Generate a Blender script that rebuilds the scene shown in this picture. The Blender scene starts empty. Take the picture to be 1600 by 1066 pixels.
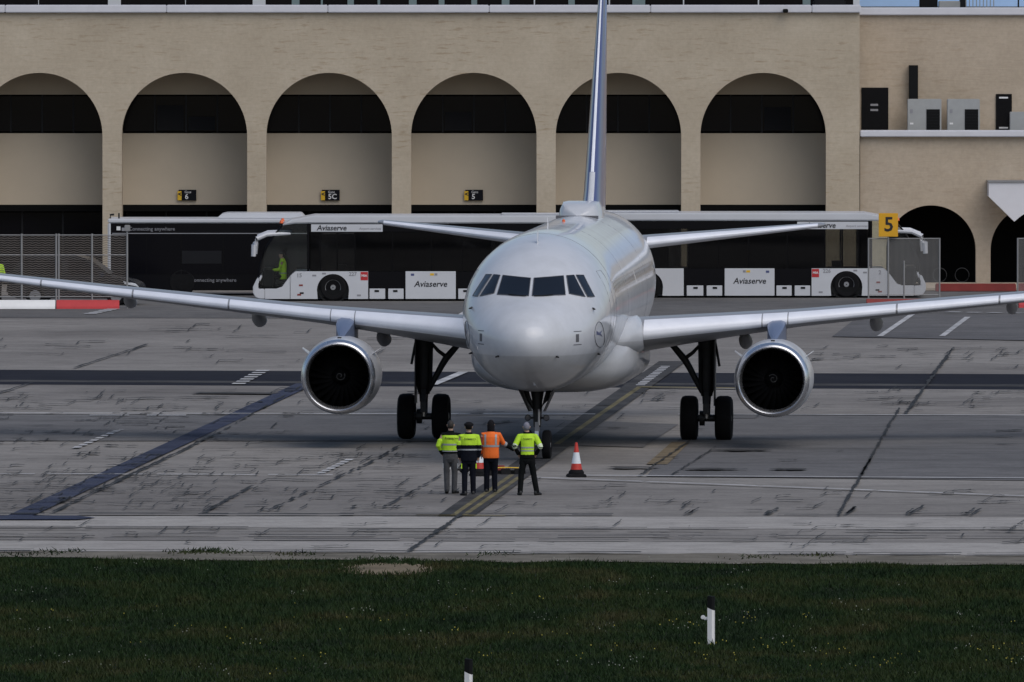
import bpy, bmesh, math, random
import numpy as np
from mathutils import Vector, Matrix
from mathutils.bvhtree import BVHTree
R = math.radians
random.seed(7)
rng = np.random.default_rng(7)
S = bpy.context.scene
COL = S.collection

# ------------------------------------------------------------------ camera, sky, sun, exposure
CH, FPX, CX, CY = 14.7, 21000.0, 800.0, 533.0
PITCH = math.atan(703 / FPX)
cam_d = bpy.data.cameras.new('camera')
cam_d.sensor_width = 36.0
cam_d.lens = 36.0 * FPX / 1600.0
cam_d.clip_start = 20.0
cam_d.clip_end = 6000.0
cam = bpy.data.objects.new('camera', cam_d)
COL.objects.link(cam)
cam.location = (0, 0, CH)
cam.rotation_euler = (math.pi / 2 - PITCH, 0, 0)
S.camera = cam

SUN_EL, SUN_AZ = R(52), R(143)          # azimuth clockwise from +Y: behind the camera, to its right
w = bpy.data.worlds.new('World')
S.world = w
w.use_nodes = True
wn = w.node_tree.nodes
sky = wn.new('ShaderNodeTexSky')
sky.sky_type = 'NISHITA'
sky.sun_disc = False
sky.sun_elevation = SUN_EL
sky.sun_rotation = SUN_AZ
sky.air_density = 1.0
sky.dust_density = 2.0
bg = wn['Background']
bg.inputs['Strength'].default_value = 0.115
w.node_tree.links.new(sky.outputs[0], bg.inputs['Color'])

sd = bpy.data.lights.new('sun', 'SUN')
sd.energy = 1.5
sd.angle = R(60)
sd.color = (1.0, 0.97, 0.92)
so = bpy.data.objects.new('sun', sd)
COL.objects.link(so)
sdir = Vector((math.sin(SUN_AZ) * math.cos(SUN_EL), math.cos(SUN_AZ) * math.cos(SUN_EL), math.sin(SUN_EL)))
so.rotation_euler = sdir.to_track_quat('Z', 'Y').to_euler()
so.location = (60, 200, 120)

S.view_settings.view_transform = 'Standard'
S.view_settings.look = 'None'
S.view_settings.gamma = 1.0
S.view_settings.use_curve_mapping = False
S.view_settings.exposure = -0.06
S.render.engine = 'CYCLES'
S.cycles.max_bounces = 8
S.cycles.transparent_max_bounces = 16

# ------------------------------------------------------------------ pixel helpers (measuring the photograph)
def ray(px, py):
    a, b = (px - CX) / FPX, (CY - py) / FPX
    return Vector((a, math.cos(PITCH) + b * math.sin(PITCH), -math.sin(PITCH) + b * math.cos(PITCH)))
def gp(px, py, z=0.0):
    d = ray(px, py)
    k = (z - CH) / d.z
    return Vector((d.x * k, d.y * k, z))
def wp(px, py, Y):
    d = ray(px, py)
    k = Y / d.y
    return Vector((d.x * k, Y, CH + d.z * k))

# ------------------------------------------------------------------ materials
MATS = {}
def mat(name, col, rough=0.6, metal=0.0, var=0.0, vscale=2.0, stretch=(1, 1, 1), bump=0.0, bscale=20.0, coat=0.0, spec=0.5, rvar=0.0):
    m = bpy.data.materials.new(name)
    m.use_nodes = True
    nt = m.node_tree
    N, L = nt.nodes, nt.links
    p = N['Principled BSDF']
    p.inputs['Base Color'].default_value = (*col, 1)
    p.inputs['Roughness'].default_value = rough
    p.inputs['Metallic'].default_value = metal
    p.inputs['Coat Weight'].default_value = coat
    p.inputs['Coat Roughness'].default_value = 0.08
    p.inputs['Specular IOR Level'].default_value = spec
    if var or bump or rvar:
        tc = N.new('ShaderNodeTexCoord')
        mp = N.new('ShaderNodeMapping')
        mp.inputs['Scale'].default_value = stretch
        L.new(tc.outputs['Object'], mp.inputs[0])
    if var or rvar:
        n = N.new('ShaderNodeTexNoise')
        n.inputs['Scale'].default_value = vscale
        n.inputs['Detail'].default_value = 6
        n.inputs['Roughness'].default_value = 0.65
        L.new(mp.outputs[0], n.inputs['Vector'])
        if var:
            mr = N.new('ShaderNodeMapRange')
            mr.inputs['From Min'].default_value = 0.25
            mr.inputs['From Max'].default_value = 0.75
            mr.inputs['To Min'].default_value = 1 - var
            mr.inputs['To Max'].default_value = 1 + var
            L.new(n.outputs['Fac'], mr.inputs['Value'])
            mx = N.new('ShaderNodeVectorMath')
            mx.operation = 'SCALE'
            mx.inputs[0].default_value = col
            L.new(mr.outputs[0], mx.inputs['Scale'])
            L.new(mx.outputs[0], p.inputs['Base Color'])
        if rvar:
            m2 = N.new('ShaderNodeMapRange')
            m2.inputs['To Min'].default_value = max(0.02, rough - rvar)
            m2.inputs['To Max'].default_value = rough + rvar
            L.new(n.outputs['Fac'], m2.inputs['Value'])
            L.new(m2.outputs[0], p.inputs['Roughness'])
    if bump:
        nb = N.new('ShaderNodeTexNoise')
        nb.inputs['Scale'].default_value = bscale
        nb.inputs['Detail'].default_value = 4
        L.new(mp.outputs[0], nb.inputs['Vector'])
        b = N.new('ShaderNodeBump')
        b.inputs['Strength'].default_value = bump
        b.inputs['Distance'].default_value = 0.02
        L.new(nb.outputs['Fac'], b.inputs['Height'])
        L.new(b.outputs[0], p.inputs['Normal'])
    MATS[name] = m
    return m

def ramp(N, L, src, stops):
    r = N.new('ShaderNodeValToRGB')
    e = r.color_ramp.elements
    while len(e) > 1:
        e.remove(e[0])
    e[0].position, e[0].color = stops[0][0], (*stops[0][1], 1)
    for pos, c in stops[1:]:
        x = e.new(pos)
        x.color = (*c, 1)
    L.new(src, r.inputs[0])
    return r.outputs[0]

def noise(N, L, vec, scale, detail=5, rough=0.6):
    n = N.new('ShaderNodeTexNoise')
    n.inputs['Scale'].default_value = scale
    n.inputs['Detail'].default_value = detail
    n.inputs['Roughness'].default_value = rough
    L.new(vec, n.inputs['Vector'])
    return n.outputs['Fac']

def mul(N, L, a, b, fac=1.0, blend='MULTIPLY'):
    m = N.new('ShaderNodeMix')
    m.data_type = 'RGBA'
    m.blend_type = blend
    m.inputs[0].default_value = fac
    L.new(a, m.inputs[6])
    L.new(b, m.inputs[7])
    return m.outputs[2]

def ground_mat(name, c0, c1, c2, patch=0.06, stain=0.5, rough=0.85):
    """concrete / asphalt: big tone patches, medium blotches, fine grit, thin dark stains"""
    m = bpy.data.materials.new(name)
    m.use_nodes = True
    N, L = m.node_tree.nodes, m.node_tree.links
    p = N['Principled BSDF']
    p.inputs['Roughness'].default_value = rough
    p.inputs['Specular IOR Level'].default_value = 0.06
    tc = N.new('ShaderNodeTexCoord')
    v = tc.outputs['Object']
    base = ramp(N, L, noise(N, L, v, patch, 6, 0.62), [(0.3, c0), (0.5, c1), (0.7, c2)])
    blot = ramp(N, L, noise(N, L, v, 0.9, 6, 0.7), [(0.32, (0.78,) * 3), (0.55, (1.0,) * 3), (0.75, (1.1,) * 3)])
    col = mul(N, L, base, blot)
    mp = N.new('ShaderNodeMapping')
    mp.inputs['Scale'].default_value = (0.06, 0.5, 1)
    mp.inputs['Rotation'].default_value = (0, 0, R(-3))
    L.new(v, mp.inputs[0])
    st = ramp(N, L, noise(N, L, mp.outputs[0], 1.6, 5, 0.6), [(0.33, (0.66,) * 3), (0.47, (1.0,) * 3)])
    col = mul(N, L, col, st, stain)
    grit = ramp(N, L, noise(N, L, v, 9.0, 3, 0.7), [(0.3, (0.86,) * 3), (0.7, (1.12,) * 3)])
    col = mul(N, L, col, grit)
    L.new(col, p.inputs['Base Color'])
    b = N.new('ShaderNodeBump')
    b.inputs['Strength'].default_value = 0.25
    b.inputs['Distance'].default_value = 0.01
    L.new(noise(N, L, v, 14.0, 3), b.inputs['Height'])
    L.new(b.outputs[0], p.inputs['Normal'])
    MATS[name] = m
    return m

def glass_mat(name, tint, rough=0.03, gloss=(1, 1, 1)):
    m = bpy.data.materials.new(name)
    m.use_nodes = True
    N, L = m.node_tree.nodes, m.node_tree.links
    N.remove(N['Principled BSDF'])
    t = N.new('ShaderNodeBsdfTransparent')
    t.inputs[0].default_value = (*tint, 1)
    g = N.new('ShaderNodeBsdfGlossy')
    g.inputs[0].default_value = (*gloss, 1)
    g.inputs['Roughness'].default_value = rough
    f = N.new('ShaderNodeFresnel')
    f.inputs[0].default_value = 1.45
    mx = N.new('ShaderNodeMixShader')
    L.new(f.outputs[0], mx.inputs[0])
    L.new(t.outputs[0], mx.inputs[1])
    L.new(g.outputs[0], mx.inputs[2])
    L.new(mx.outputs[0], N['Material Output'].inputs[0])
    MATS[name] = m
    return m

def stone_mat(name, c0, c1, c2, chips=0.5):
    """pale limestone: block joints in fine relief, horizontal chipped streaks, tone drift"""
    m = bpy.data.materials.new(name)
    m.use_nodes = True
    N, L = m.node_tree.nodes, m.node_tree.links
    p = N['Principled BSDF']
    p.inputs['Roughness'].default_value = 0.9
    p.inputs['Specular IOR Level'].default_value = 0.2
    tc = N.new('ShaderNodeTexCoord')
    v = tc.outputs['Object']
    base = ramp(N, L, noise(N, L, v, 0.35, 6, 0.65), [(0.3, c0), (0.5, c1), (0.72, c2)])
    mp = N.new('ShaderNodeMapping')
    mp.inputs['Scale'].default_value = (0.7, 0.7, 5.0)
    L.new(v, mp.inputs[0])
    streak = ramp(N, L, noise(N, L, mp.outputs[0], 1.9, 5, 0.6), [(0.34, (0.66, 0.58, 0.48)), (0.45, (1, 1, 1))])
    msk = ramp(N, L, noise(N, L, v, 0.22, 3, 0.5), [(0.46, (1, 1, 1)), (0.6, (0, 0, 0))])
    col = N.new('ShaderNodeMix')
    col.data_type = 'RGBA'
    col.blend_type = 'MULTIPLY'
    cm = N.new('ShaderNodeMath')
    cm.operation = 'MULTIPLY'
    cm.inputs[1].default_value = chips
    L.new(msk, cm.inputs[0])
    L.new(cm.outputs[0], col.inputs[0])
    L.new(base, col.inputs[6])
    L.new(streak, col.inputs[7])
    fine = ramp(N, L, noise(N, L, v, 6.0, 4, 0.7), [(0.3, (0.92,) * 3), (0.7, (1.06,) * 3)])
    c2_ = mul(N, L, col.outputs[2], fine)
    mpb = N.new('ShaderNodeMapping')
    mpb.inputs['Rotation'].default_value = (R(90), 0, 0)
    L.new(v, mpb.inputs[0])
    br = N.new('ShaderNodeTexBrick')
    br.inputs['Color1'].default_value = (1, 1, 1, 1)
    br.inputs['Color2'].default_value = (0.975, 0.97, 0.965, 1)
    br.inputs['Mortar'].default_value = (0.97, 0.965, 0.96, 1)
    br.inputs['Scale'].default_value = 1.0
    br.inputs['Mortar Size'].default_value = 0.012
    br.inputs['Brick Width'].default_value = 0.62
    br.inputs['Row Height'].default_value = 0.27
    L.new(mpb.outputs[0], br.inputs['Vector'])
    c3 = mul(N, L, c2_, br.outputs['Color'])
    L.new(c3, p.inputs['Base Color'])
    b = N.new('ShaderNodeBump')
    b.inputs['Strength'].default_value = 0.3
    b.inputs['Distance'].default_value = 0.02
    L.new(noise(N, L, mp.outputs[0], 3.0, 4), b.inputs['Height'])
    L.new(b.outputs[0], p.inputs['Normal'])
    MATS[name] = m
    return m

M = MATS
ground_mat('concrete', (0.165, 0.153, 0.145), (0.225, 0.211, 0.198), (0.285, 0.268, 0.25), stain=0.6)
ground_mat('concrete_pale', (0.295, 0.278, 0.264), (0.335, 0.318, 0.30), (0.37, 0.35, 0.33), stain=0.3)
ground_mat('asphalt_patch', (0.105, 0.103, 0.107), (0.135, 0.132, 0.134), (0.17, 0.165, 0.165), stain=0.6)
ground_mat('asphalt_dark', (0.016, 0.016, 0.022), (0.021, 0.021, 0.028), (0.03, 0.03, 0.035), stain=0.4)
ground_mat('asphalt_road', (0.10, 0.098, 0.098), (0.135, 0.131, 0.129), (0.17, 0.165, 0.16))
ground_mat('dirt', (0.10, 0.09, 0.075), (0.16, 0.145, 0.12), (0.22, 0.20, 0.17), patch=0.5)
ground_mat('dirt_tan', (0.13, 0.105, 0.072), (0.18, 0.145, 0.098), (0.23, 0.185, 0.13), patch=0.5)
ground_mat('soil', (0.01, 0.014, 0.006), (0.015, 0.02, 0.008), (0.025, 0.026, 0.012), patch=0.4)
ground_mat('blue_paint', (0.036, 0.042, 0.072), (0.050, 0.057, 0.090), (0.075, 0.08, 0.11), patch=0.4)
ground_mat('tar_band', (0.04, 0.039, 0.04), (0.065, 0.063, 0.063), (0.11, 0.107, 0.105), patch=0.4)
ground_mat('worn_white', (0.30, 0.30, 0.30), (0.45, 0.45, 0.46), (0.6, 0.6, 0.6), patch=0.5)
ground_mat('worn_yellow', (0.11, 0.098, 0.065), (0.165, 0.142, 0.08), (0.23, 0.198, 0.105), patch=0.5)
mat('crack_black', (0.014, 0.0135, 0.0135), 0.9)
stone_mat('limestone', (0.425, 0.36, 0.272), (0.475, 0.405, 0.31), (0.525, 0.455, 0.355), 0.6)
stone_mat('limestone_warm', (0.43, 0.355, 0.27), (0.475, 0.395, 0.305), (0.52, 0.44, 0.345), 0.25)
mat('render_wall', (0.51, 0.436, 0.338), 0.9, var=0.06, vscale=0.5)
mat('coping_white', (0.62, 0.62, 0.66), 0.7, var=0.06, vscale=1.5)
mat('frame_white', (0.55, 0.57, 0.60), 0.5)
mat('frame_teal', (0.16, 0.22, 0.23), 0.5)
mat('frame_dark', (0.009, 0.009, 0.011), 0.5, spec=0.2)
mat('blind_grey', (0.016, 0.016, 0.018), 0.8, spec=0.1)
mat('dark_glass', (0.004, 0.004, 0.006), 0.12, spec=0.18)
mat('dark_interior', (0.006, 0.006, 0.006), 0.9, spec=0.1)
mat('black_matte', (0.006, 0.0065, 0.007), 0.7, spec=0.15)
mat('black_gloss', (0.004, 0.004, 0.006), 0.2, spec=0.18)
mat('rubber', (0.008, 0.008, 0.009), 0.85, var=0.2, vscale=8, spec=0.15)
mat('grey_metal', (0.30, 0.30, 0.31), 0.5, 0.6, var=0.1)
mat('ac_grey', (0.33, 0.34, 0.34), 0.6, var=0.08, vscale=3)
mat('white_panel', (0.56, 0.57, 0.60), 0.35, var=0.05, vscale=1.2, coat=0.2)
mat('white_paint', (0.74, 0.74, 0.74), 0.5, var=0.06, vscale=2)
mat('canopy_white', (0.66, 0.66, 0.70), 0.6, var=0.04)
mat('sign_black', (0.005, 0.005, 0.008), 0.5, spec=0.15)
mat('sign_yellow', (0.72, 0.44, 0.015), 0.5, var=0.05)
mat('sign_amber', (0.70, 0.36, 0.01), 0.5, var=0.06, vscale=3)
mat('text_white', (0.72, 0.72, 0.72), 0.6)
mat('text_grey', (0.25, 0.25, 0.27), 0.6)
mat('text_black', (0.01, 0.01, 0.013), 0.6)
mat('red_paint', (0.45, 0.02, 0.025), 0.55, var=0.12, vscale=3)
mat('red_dull', (0.22, 0.03, 0.025), 0.7, var=0.2, vscale=2)
mat('orange_lamp', (0.75, 0.13, 0.03), 0.3)
mat('mesh_grey', (0.24, 0.235, 0.23), 0.7)
mat('mesh_metal', (0.135, 0.118, 0.105), 0.7, var=0.2, vscale=1.0)
mat('post_metal', (0.27, 0.27, 0.27), 0.6, 0.3, var=0.1)
mat('car_paint', (0.010, 0.011, 0.015), 0.25, coat=0.3, var=0.1)
mat('lamp_clear', (0.7, 0.72, 0.75), 0.15)
glass_mat('tinted_glass', (0.10, 0.10, 0.11))
glass_mat('clear_tint', (0.6, 0.6, 0.58))
glass_mat('screen_glass', (0.93, 0.95, 0.93))
# aircraft
mat('aircraft_metal', (0.62, 0.63, 0.65), 0.22, 0.9, var=0.06, vscale=2, rvar=0.1)
mat('wing_grey', (0.25, 0.255, 0.27), 0.4, var=0.05, vscale=0.7, coat=0.15)
mat('wing_under', (0.30, 0.30, 0.31), 0.5, var=0.08, vscale=0.8)
mat('nacelle_grey', (0.50, 0.51, 0.53), 0.35, var=0.05, vscale=1.2, coat=0.3)
mat('pylon_blue', (0.16, 0.20, 0.30), 0.35, 0.3)
mat('fin_blue', (0.065, 0.08, 0.20), 0.3, coat=0.6, var=0.05)
mat('gear_dark', (0.022, 0.023, 0.025), 0.55, 0.2, var=0.2, vscale=6)
mat('gear_steel', (0.5, 0.5, 0.52), 0.3, 0.8)
mat('fan_dark', (0.008, 0.008, 0.009), 0.5, 0.3, spec=0.2)
mat('swirl_grey', (0.05, 0.05, 0.05), 0.6)
mat('cockpit_glass', (0.006, 0.008, 0.012), 0.06, spec=0.5)
mat('slat_metal', (0.74, 0.76, 0.82), 0.45, 0.0, var=0.08, vscale=1.5, rvar=0.1)
mat('lip_metal', (0.66, 0.67, 0.70), 0.26, 0.95, var=0.05, rvar=0.08)
mat('gear_door_dark', (0.03, 0.03, 0.033), 0.5)
mat('lens_dark', (.08, .08, .09), .1)
mat('cone_red', (0.46, 0.03, 0.018), 0.5, var=0.12, vscale=5)
mat('cone_white', (0.62, 0.66, 0.70), 0.4, var=0.06, vscale=5)
mat('seal_grey', (0.10, 0.10, 0.11), 0.6)

def fuselage_paint():
    m = bpy.data.materials.new('fuselage_paint')
    m.use_nodes = True
    N, L = m.node_tree.nodes, m.node_tree.links
    p = N['Principled BSDF']
    p.inputs['Roughness'].default_value = 0.45
    p.inputs['Coat Weight'].default_value = 0.65
    p.inputs['Coat Roughness'].default_value = 0.06
    tc = N.new('ShaderNodeTexCoord')
    v = tc.outputs['Object']
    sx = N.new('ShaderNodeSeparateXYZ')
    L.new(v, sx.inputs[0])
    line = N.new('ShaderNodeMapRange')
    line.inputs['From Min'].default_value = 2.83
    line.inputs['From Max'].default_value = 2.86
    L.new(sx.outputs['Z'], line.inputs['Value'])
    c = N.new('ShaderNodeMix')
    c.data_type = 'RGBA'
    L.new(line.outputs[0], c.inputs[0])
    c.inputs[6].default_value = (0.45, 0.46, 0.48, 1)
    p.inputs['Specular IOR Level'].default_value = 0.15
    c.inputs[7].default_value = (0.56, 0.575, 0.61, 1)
    dirt = ramp(N, L, noise(N, L, v, 0.9, 6, 0.65), [(0.3, (0.86, 0.86, 0.85)), (0.6, (1, 1, 1))])
    L.new(mul(N, L, c.outputs[2], dirt), p.inputs['Base Color'])
    b = N.new('ShaderNodeBump')
    b.inputs['Strength'].default_value = 0.04
    b.inputs['Distance'].default_value = 0.02
    L.new(noise(N, L, v, 1.3, 2), b.inputs['Height'])
    L.new(b.outputs[0], p.inputs['Coat Normal'])
    MATS['fuselage_paint'] = m
fuselage_paint()

def grass_mat():
    m = bpy.data.materials.new('grass_blades')
    m.use_nodes = True
    N, L = m.node_tree.nodes, m.node_tree.links
    p = N['Principled BSDF']
    p.inputs['Roughness'].default_value = 0.7
    p.inputs['Specular IOR Level'].default_value = 0.15
    tc = N.new('ShaderNodeTexCoord')
    v = tc.outputs['Object']
    mp = N.new('ShaderNodeMapping')
    mp.inputs['Scale'].default_value = (0.35, 0.16, 0.35)
    L.new(v, mp.inputs[0])
    big = ramp(N, L, noise(N, L, mp.outputs[0], 1.0, 6, 0.65), [(0.33, (0.006, 0.014, 0.006)), (0.46, (0.011, 0.026, 0.007)), (0.55, (0.019, 0.030, 0.008)), (0.66, (0.038, 0.038, 0.015))])  # green tone patches; the dark stops also paint in shadow bands
    gi = N.new('ShaderNodeNewGeometry')
    rnd = ramp(N, L, gi.outputs['Random Per Island'], [(0.0, (0.7,) * 3), (0.5, (1, 1, 1)), (0.95, (1.2, 1.2, 1.1)), (1.0, (1.6, 1.5, 1.2))])
    L.new(mul(N, L, big, rnd), p.inputs['Base Color'])
    MATS['grass_blades'] = m
grass_mat()

# ------------------------------------------------------------------ mesh builder
class B:
    def __init__(s):
        s.bm = bmesh.new()
    def face(s, pts):
        vs = [s.bm.verts.new(p) for p in pts]
        return s.bm.faces.new(vs)
    def box(s, x0, x1, y0, y1, z0, z1):
        P = [(x0, y0, z0), (x1, y0, z0), (x1, y1, z0), (x0, y1, z0), (x0, y0, z1), (x1, y0, z1), (x1, y1, z1), (x0, y1, z1)]
        v = [s.bm.verts.new(p) for p in P]
        for f in ((0, 3, 2, 1), (4, 5, 6, 7), (0, 1, 5, 4), (1, 2, 6, 5), (2, 3, 7, 6), (3, 0, 4, 7)):
            s.bm.faces.new([v[i] for i in f])
        return s
    def loft(s, rings, closed=True, caps=True):
        vr = [[s.bm.verts.new(p) for p in r] for r in rings]
        for a, b in zip(vr[:-1], vr[1:]):
            n = len(a)
            for i in range(n if closed else n - 1):
                j = (i + 1) % n
                s.bm.faces.new((a[i], a[j], b[j], b[i]))
        if caps and closed:
            s.bm.faces.new(vr[0][::-1])
            s.bm.faces.new(vr[-1])
        return s
    def tube(s, pts, rad, n=10, caps=True):
        pts = [Vector(p) for p in pts]
        rads = rad if isinstance(rad, (list, tuple)) else [rad] * len(pts)
        rings = []
        for i, p in enumerate(pts):
            d = (pts[min(i + 1, len(pts) - 1)] - pts[max(i - 1, 0)]).normalized()
            up = Vector((0, 0, 1)) if abs(d.z) < 0.9 else Vector((1, 0, 0))
            u = d.cross(up).normalized()
            v = u.cross(d)
            rings.append([p + (u * math.cos(t) + v * math.sin(t)) * rads[i] for t in (2 * math.pi * k / n for k in range(n))])
        return s.loft(rings, True, caps)
    def lathe(s, prof, axis='y', c=(0, 0, 0), n=48, caps=False):
        c = Vector(c)
        rings = []
        for r, a in prof:
            ring = []
            for k in range(n):
                t = 2 * math.pi * k / n
                p, q = r * math.cos(t), r * math.sin(t)
                ring.append(c + (Vector((p, a, q)) if axis == 'y' else Vector((a, p, q)) if axis == 'x' else Vector((p, q, a))))
            rings.append(ring)
        return s.loft(rings, True, caps)
    def prism(s, poly, a0, a1, axis='y'):
        """extrude a 2D polygon: axis y -> poly is (x,z); axis x -> (y,z); axis z -> (x,y)"""
        f = {'y': lambda p, a: (p[0], a, p[1]), 'x': lambda p, a: (a, p[0], p[1]), 'z': lambda p, a: (p[0], p[1], a)}[axis]
        return s.loft([[f(p, a0) for p in poly], [f(p, a1) for p in poly]])
    def build(s, name, m, parent=None, smooth=False, label=None, kind=None, bevel=0, loc=None, tri=False):
        bmesh.ops.recalc_face_normals(s.bm, faces=s.bm.faces)
        if bevel:
            bmesh.ops.bevel(s.bm, geom=[e for e in s.bm.edges if e.calc_face_angle(0) > 0.5], offset=bevel, segments=2, affect='EDGES', clamp_overlap=True)
        me = bpy.data.meshes.new(name)
        s.bm.to_mesh(me)
        s.bm.free()
        return link(name, me, m, parent, smooth, label, kind, loc)

def link(name, me, m=None, parent=None, smooth=False, label=None, kind=None, loc=None):
    if m is not None:
        me.materials.clear()
        me.materials.append(MATS[m] if isinstance(m, str) else m)
    if smooth:
        me.polygons.foreach_set('use_smooth', [True] * len(me.polygons))
        if smooth != 'all':
            me.set_sharp_from_angle(angle=R(38))
    o = bpy.data.objects.new(name, me)
    COL.objects.link(o)
    if parent is not None:
        o.parent = parent
    if label:
        o['label'] = label
    if kind:
        o['kind'] = kind
    if loc is not None:
        o.location = loc
    return o

def thing(name, label, cat, loc=(0, 0, 0), rz=0.0, group=None, ry=0.0):
    o = bpy.data.objects.new(name, None)
    COL.objects.link(o)
    o.empty_display_size = 0.2
    o.location = loc
    o.rotation_euler = (0, ry, rz)
    o['label'] = label
    o['category'] = cat
    if group:
        o['group'] = group
    return o

def tag(o, label, cat, group=None):
    o['label'] = label
    o['category'] = cat
    if group:
        o['group'] = group
    return o

def part_copy(o, parent, loc=None, rot=None):
    c = o.copy()
    COL.objects.link(c)
    c.parent = parent
    if loc is not None:
        c.location = loc
    if rot is not None:
        c.rotation_euler = rot
    return c

def copy_tree(o, parent=None):
    c = o.copy()
    COL.objects.link(c)
    if parent is not None:
        c.parent = parent
    for ch in list(o.children):
        copy_tree(ch, c)
    return c

def text_mesh(body, size, m, name, parent, loc, facing='-y', shear=0.0, align='CENTER', depth=0.006, bold=0.0):
    cu = bpy.data.curves.new('lettering', 'FONT')
    cu.body = body
    cu.size = size
    cu.shear = shear
    cu.align_x = align
    cu.align_y = 'CENTER'
    cu.extrude = depth
    cu.offset = bold
    cu.resolution_u = 2
    o = bpy.data.objects.new('lettering', cu)
    COL.objects.link(o)
    bpy.context.view_layer.update()
    me = bpy.data.meshes.new_from_object(o.evaluated_get(bpy.context.evaluated_depsgraph_get()))
    bpy.data.objects.remove(o)
    me.transform(Matrix.Rotation(math.pi / 2, 4, 'X'))
    if facing == '+y':
        me.transform(Matrix.Rotation(math.pi, 4, 'Z'))
    return link(name, me, m, parent, loc=loc)

# ------------------------------------------------------------------ the setting: ground, grass, markings
def sheet(name, pts, m, z, kind='structure', sub=0):
    b = B()
    b.face([(p[0], p[1], z) for p in pts])
    return b.build(name, m, kind=kind)

sheet('ground', [(-900, 150), (900, 150), (900, 2500), (-900, 2500)], 'soil', -0.012)

def ext(p, q, t):
    """extend the ground line through two photo points to x = -t and x = +t"""
    a, c = gp(*p), gp(*q)
    k = (c.y - a.y) / (c.x - a.x)
    return (-t, a.y + k * (-t - a.x)), (t, a.y + k * (t - a.x))

W_ = 160
e0, e1 = ext((0, 872), (1600, 884), W_)
# wavy front edge of the apron
edge = []
n_e = 400
for i in range(n_e + 1):
    x = -W_ + 2 * W_ * i / n_e
    y = e0[1] + (e1[1] - e0[1]) * i / n_e + random.uniform(-0.5, 0.5)
    edge.append((x, y))
def strips(name, lo, hi, m, z):
    b = B()
    a = [b.bm.verts.new((x, y, z)) for x, y in lo]
    c = [b.bm.verts.new((x, y, z)) for x, y in hi]
    for i in range(len(a) - 1):
        b.bm.faces.new((a[i], a[i + 1], c[i + 1], c[i]))
    return b.build(name, m, kind='structure')
strips('apron', edge, [(x, 520) for x, _ in edge], 'concrete', 0.0)
d0, d1 = ext((0, 862), (1600, 869), W_)
strip_up = [(-W_ + 2 * W_ * i / n_e, d0[1] + (d1[1] - d0[1]) * i / n_e + random.uniform(-0.35, 0.5)) for i in range(n_e + 1)]
strips('dirt_verge', [(x, y - 0.15) for x, y in edge], strip_up, 'dirt', 0.012)
def band(name, p0, p1, q0, q1, m, z, x0=-W_, x1=W_):
    a, b_ = ext(p0, p1, W_)
    c, d = ext(q0, q1, W_)
    def at(l, r, x):
        return (x, l[1] + (r[1] - l[1]) * (x + W_) / (2 * W_))
    return sheet(name, [at(a, b_, x0), at(a, b_, x1), at(c, d, x1), at(c, d, x0)], m, z)
W2 = 110
band('concrete_lane', (0, 861), (1600, 868), (0, 845), (1600, 849), 'concrete_pale', 0.004, -W2, W2)
band('concrete_lane', (0, 824), (1600, 828), (0, 807), (1600, 809), 'concrete_pale', 0.008, -W2, W2)
band('asphalt_strip', (0, 601), (1600, 609), (0, 578), (1600, 585), 'asphalt_dark', 0.004, -W2, W2)
band('asphalt_strip', (0, 597), (1600, 604.5), (0, 594), (1600, 601.3), 'tar_band', 0.008, -W2, W2)
band('service_road', (0, 497), (1600, 500), (0, 462), (1600, 455), 'asphalt_road', 0.012, -W2, W2)
# darker repaired slabs, the left middle band partly aircraft shadow
def pxpoly(name, pts, m, z):
    return sheet(name, [gp(*p)[:2] for p in pts], m, z)
pxpoly('asphalt_patch', [(1010, 745), (1620, 752), (1990, 758), (1990, 652), (1620, 650), (1096, 648)], 'asphalt_patch', 0.016)
pxpoly('asphalt_patch', [(-400, 690), (640, 690), (1005, 700), (1060, 664), (700, 650), (-400, 648)], 'asphalt_patch', 0.020)  # asphalt tone with the aircraft's shadow painted in
pxpoly('asphalt_patch', [(1300, 527), (1700, 535), (2000, 537), (2000, 497), (1700, 493), (1345, 493)], 'asphalt_patch', 0.024)
pxpoly('concrete_patch', [(1010, 727), (1043, 727), (1078, 692), (1050, 692)], 'dirt_tan', 0.028)

def line(name, p, q, width, m, z, dash=None):
    """painted strip between two photo points, real width in metres"""
    z += 0.02
    a, c = gp(*p), gp(*q)
    d = (c - a)
    Ln = d.length
    d.normalize()
    nrm = Vector((-d.y, d.x, 0)) * width / 2
    b = B()
    t = 0
    while t < Ln:
        t1 = min(Ln, t + (dash[0] if dash else 1e9))
        pa, pb = a + d * t, a + d * t1
        for v in (pa, pb):
            v.z = z
        b.face([pa - nrm, pb - nrm, pb + nrm, pa + nrm])
        t = t1 + (dash[1] if dash else 1e9)
    return b.build(name, m, kind='structure')
line('taxi_line', (24, 811), (478, 601), 0.6, 'blue_paint', 0.012)
pxpoly('taxi_line', [(-80, 808), (120, 808), (150, 811), (120, 814), (-80, 814)], 'blue_paint', 0.036)
line('taxi_line_end', (306, 615.5), (432, 616.5), 1.2, 'tar_band', 0.016)
line('lead_in_line', (712, 808), (1051, 566), 0.85, 'tar_band', 0.012)
line('lead_in_line', (707, 808), (800, 744), 0.13, 'worn_yellow', 0.016)
line('lead_in_line', (724, 808), (812, 747), 0.13, 'worn_yellow', 0.016)
line('lead_in_line', (870, 696), (1000, 606), 0.16, 'worn_yellow', 0.016)
line('stop_line', (650, 807), (790, 808), 0.3, 'worn_yellow', 0.02)
line('hatched_line', (1000, 604), (1040, 574), 0.28, 'worn_white', 0.02, (0.7, 0.6))
line('hatched_line', (372, 602), (412, 580), 0.4, 'worn_white', 0.02, (0.9, 0.9))
line('hatched_line', (118, 702), (188, 673), 0.2, 'worn_white', 0.02, (0.9, 0.6))
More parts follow.
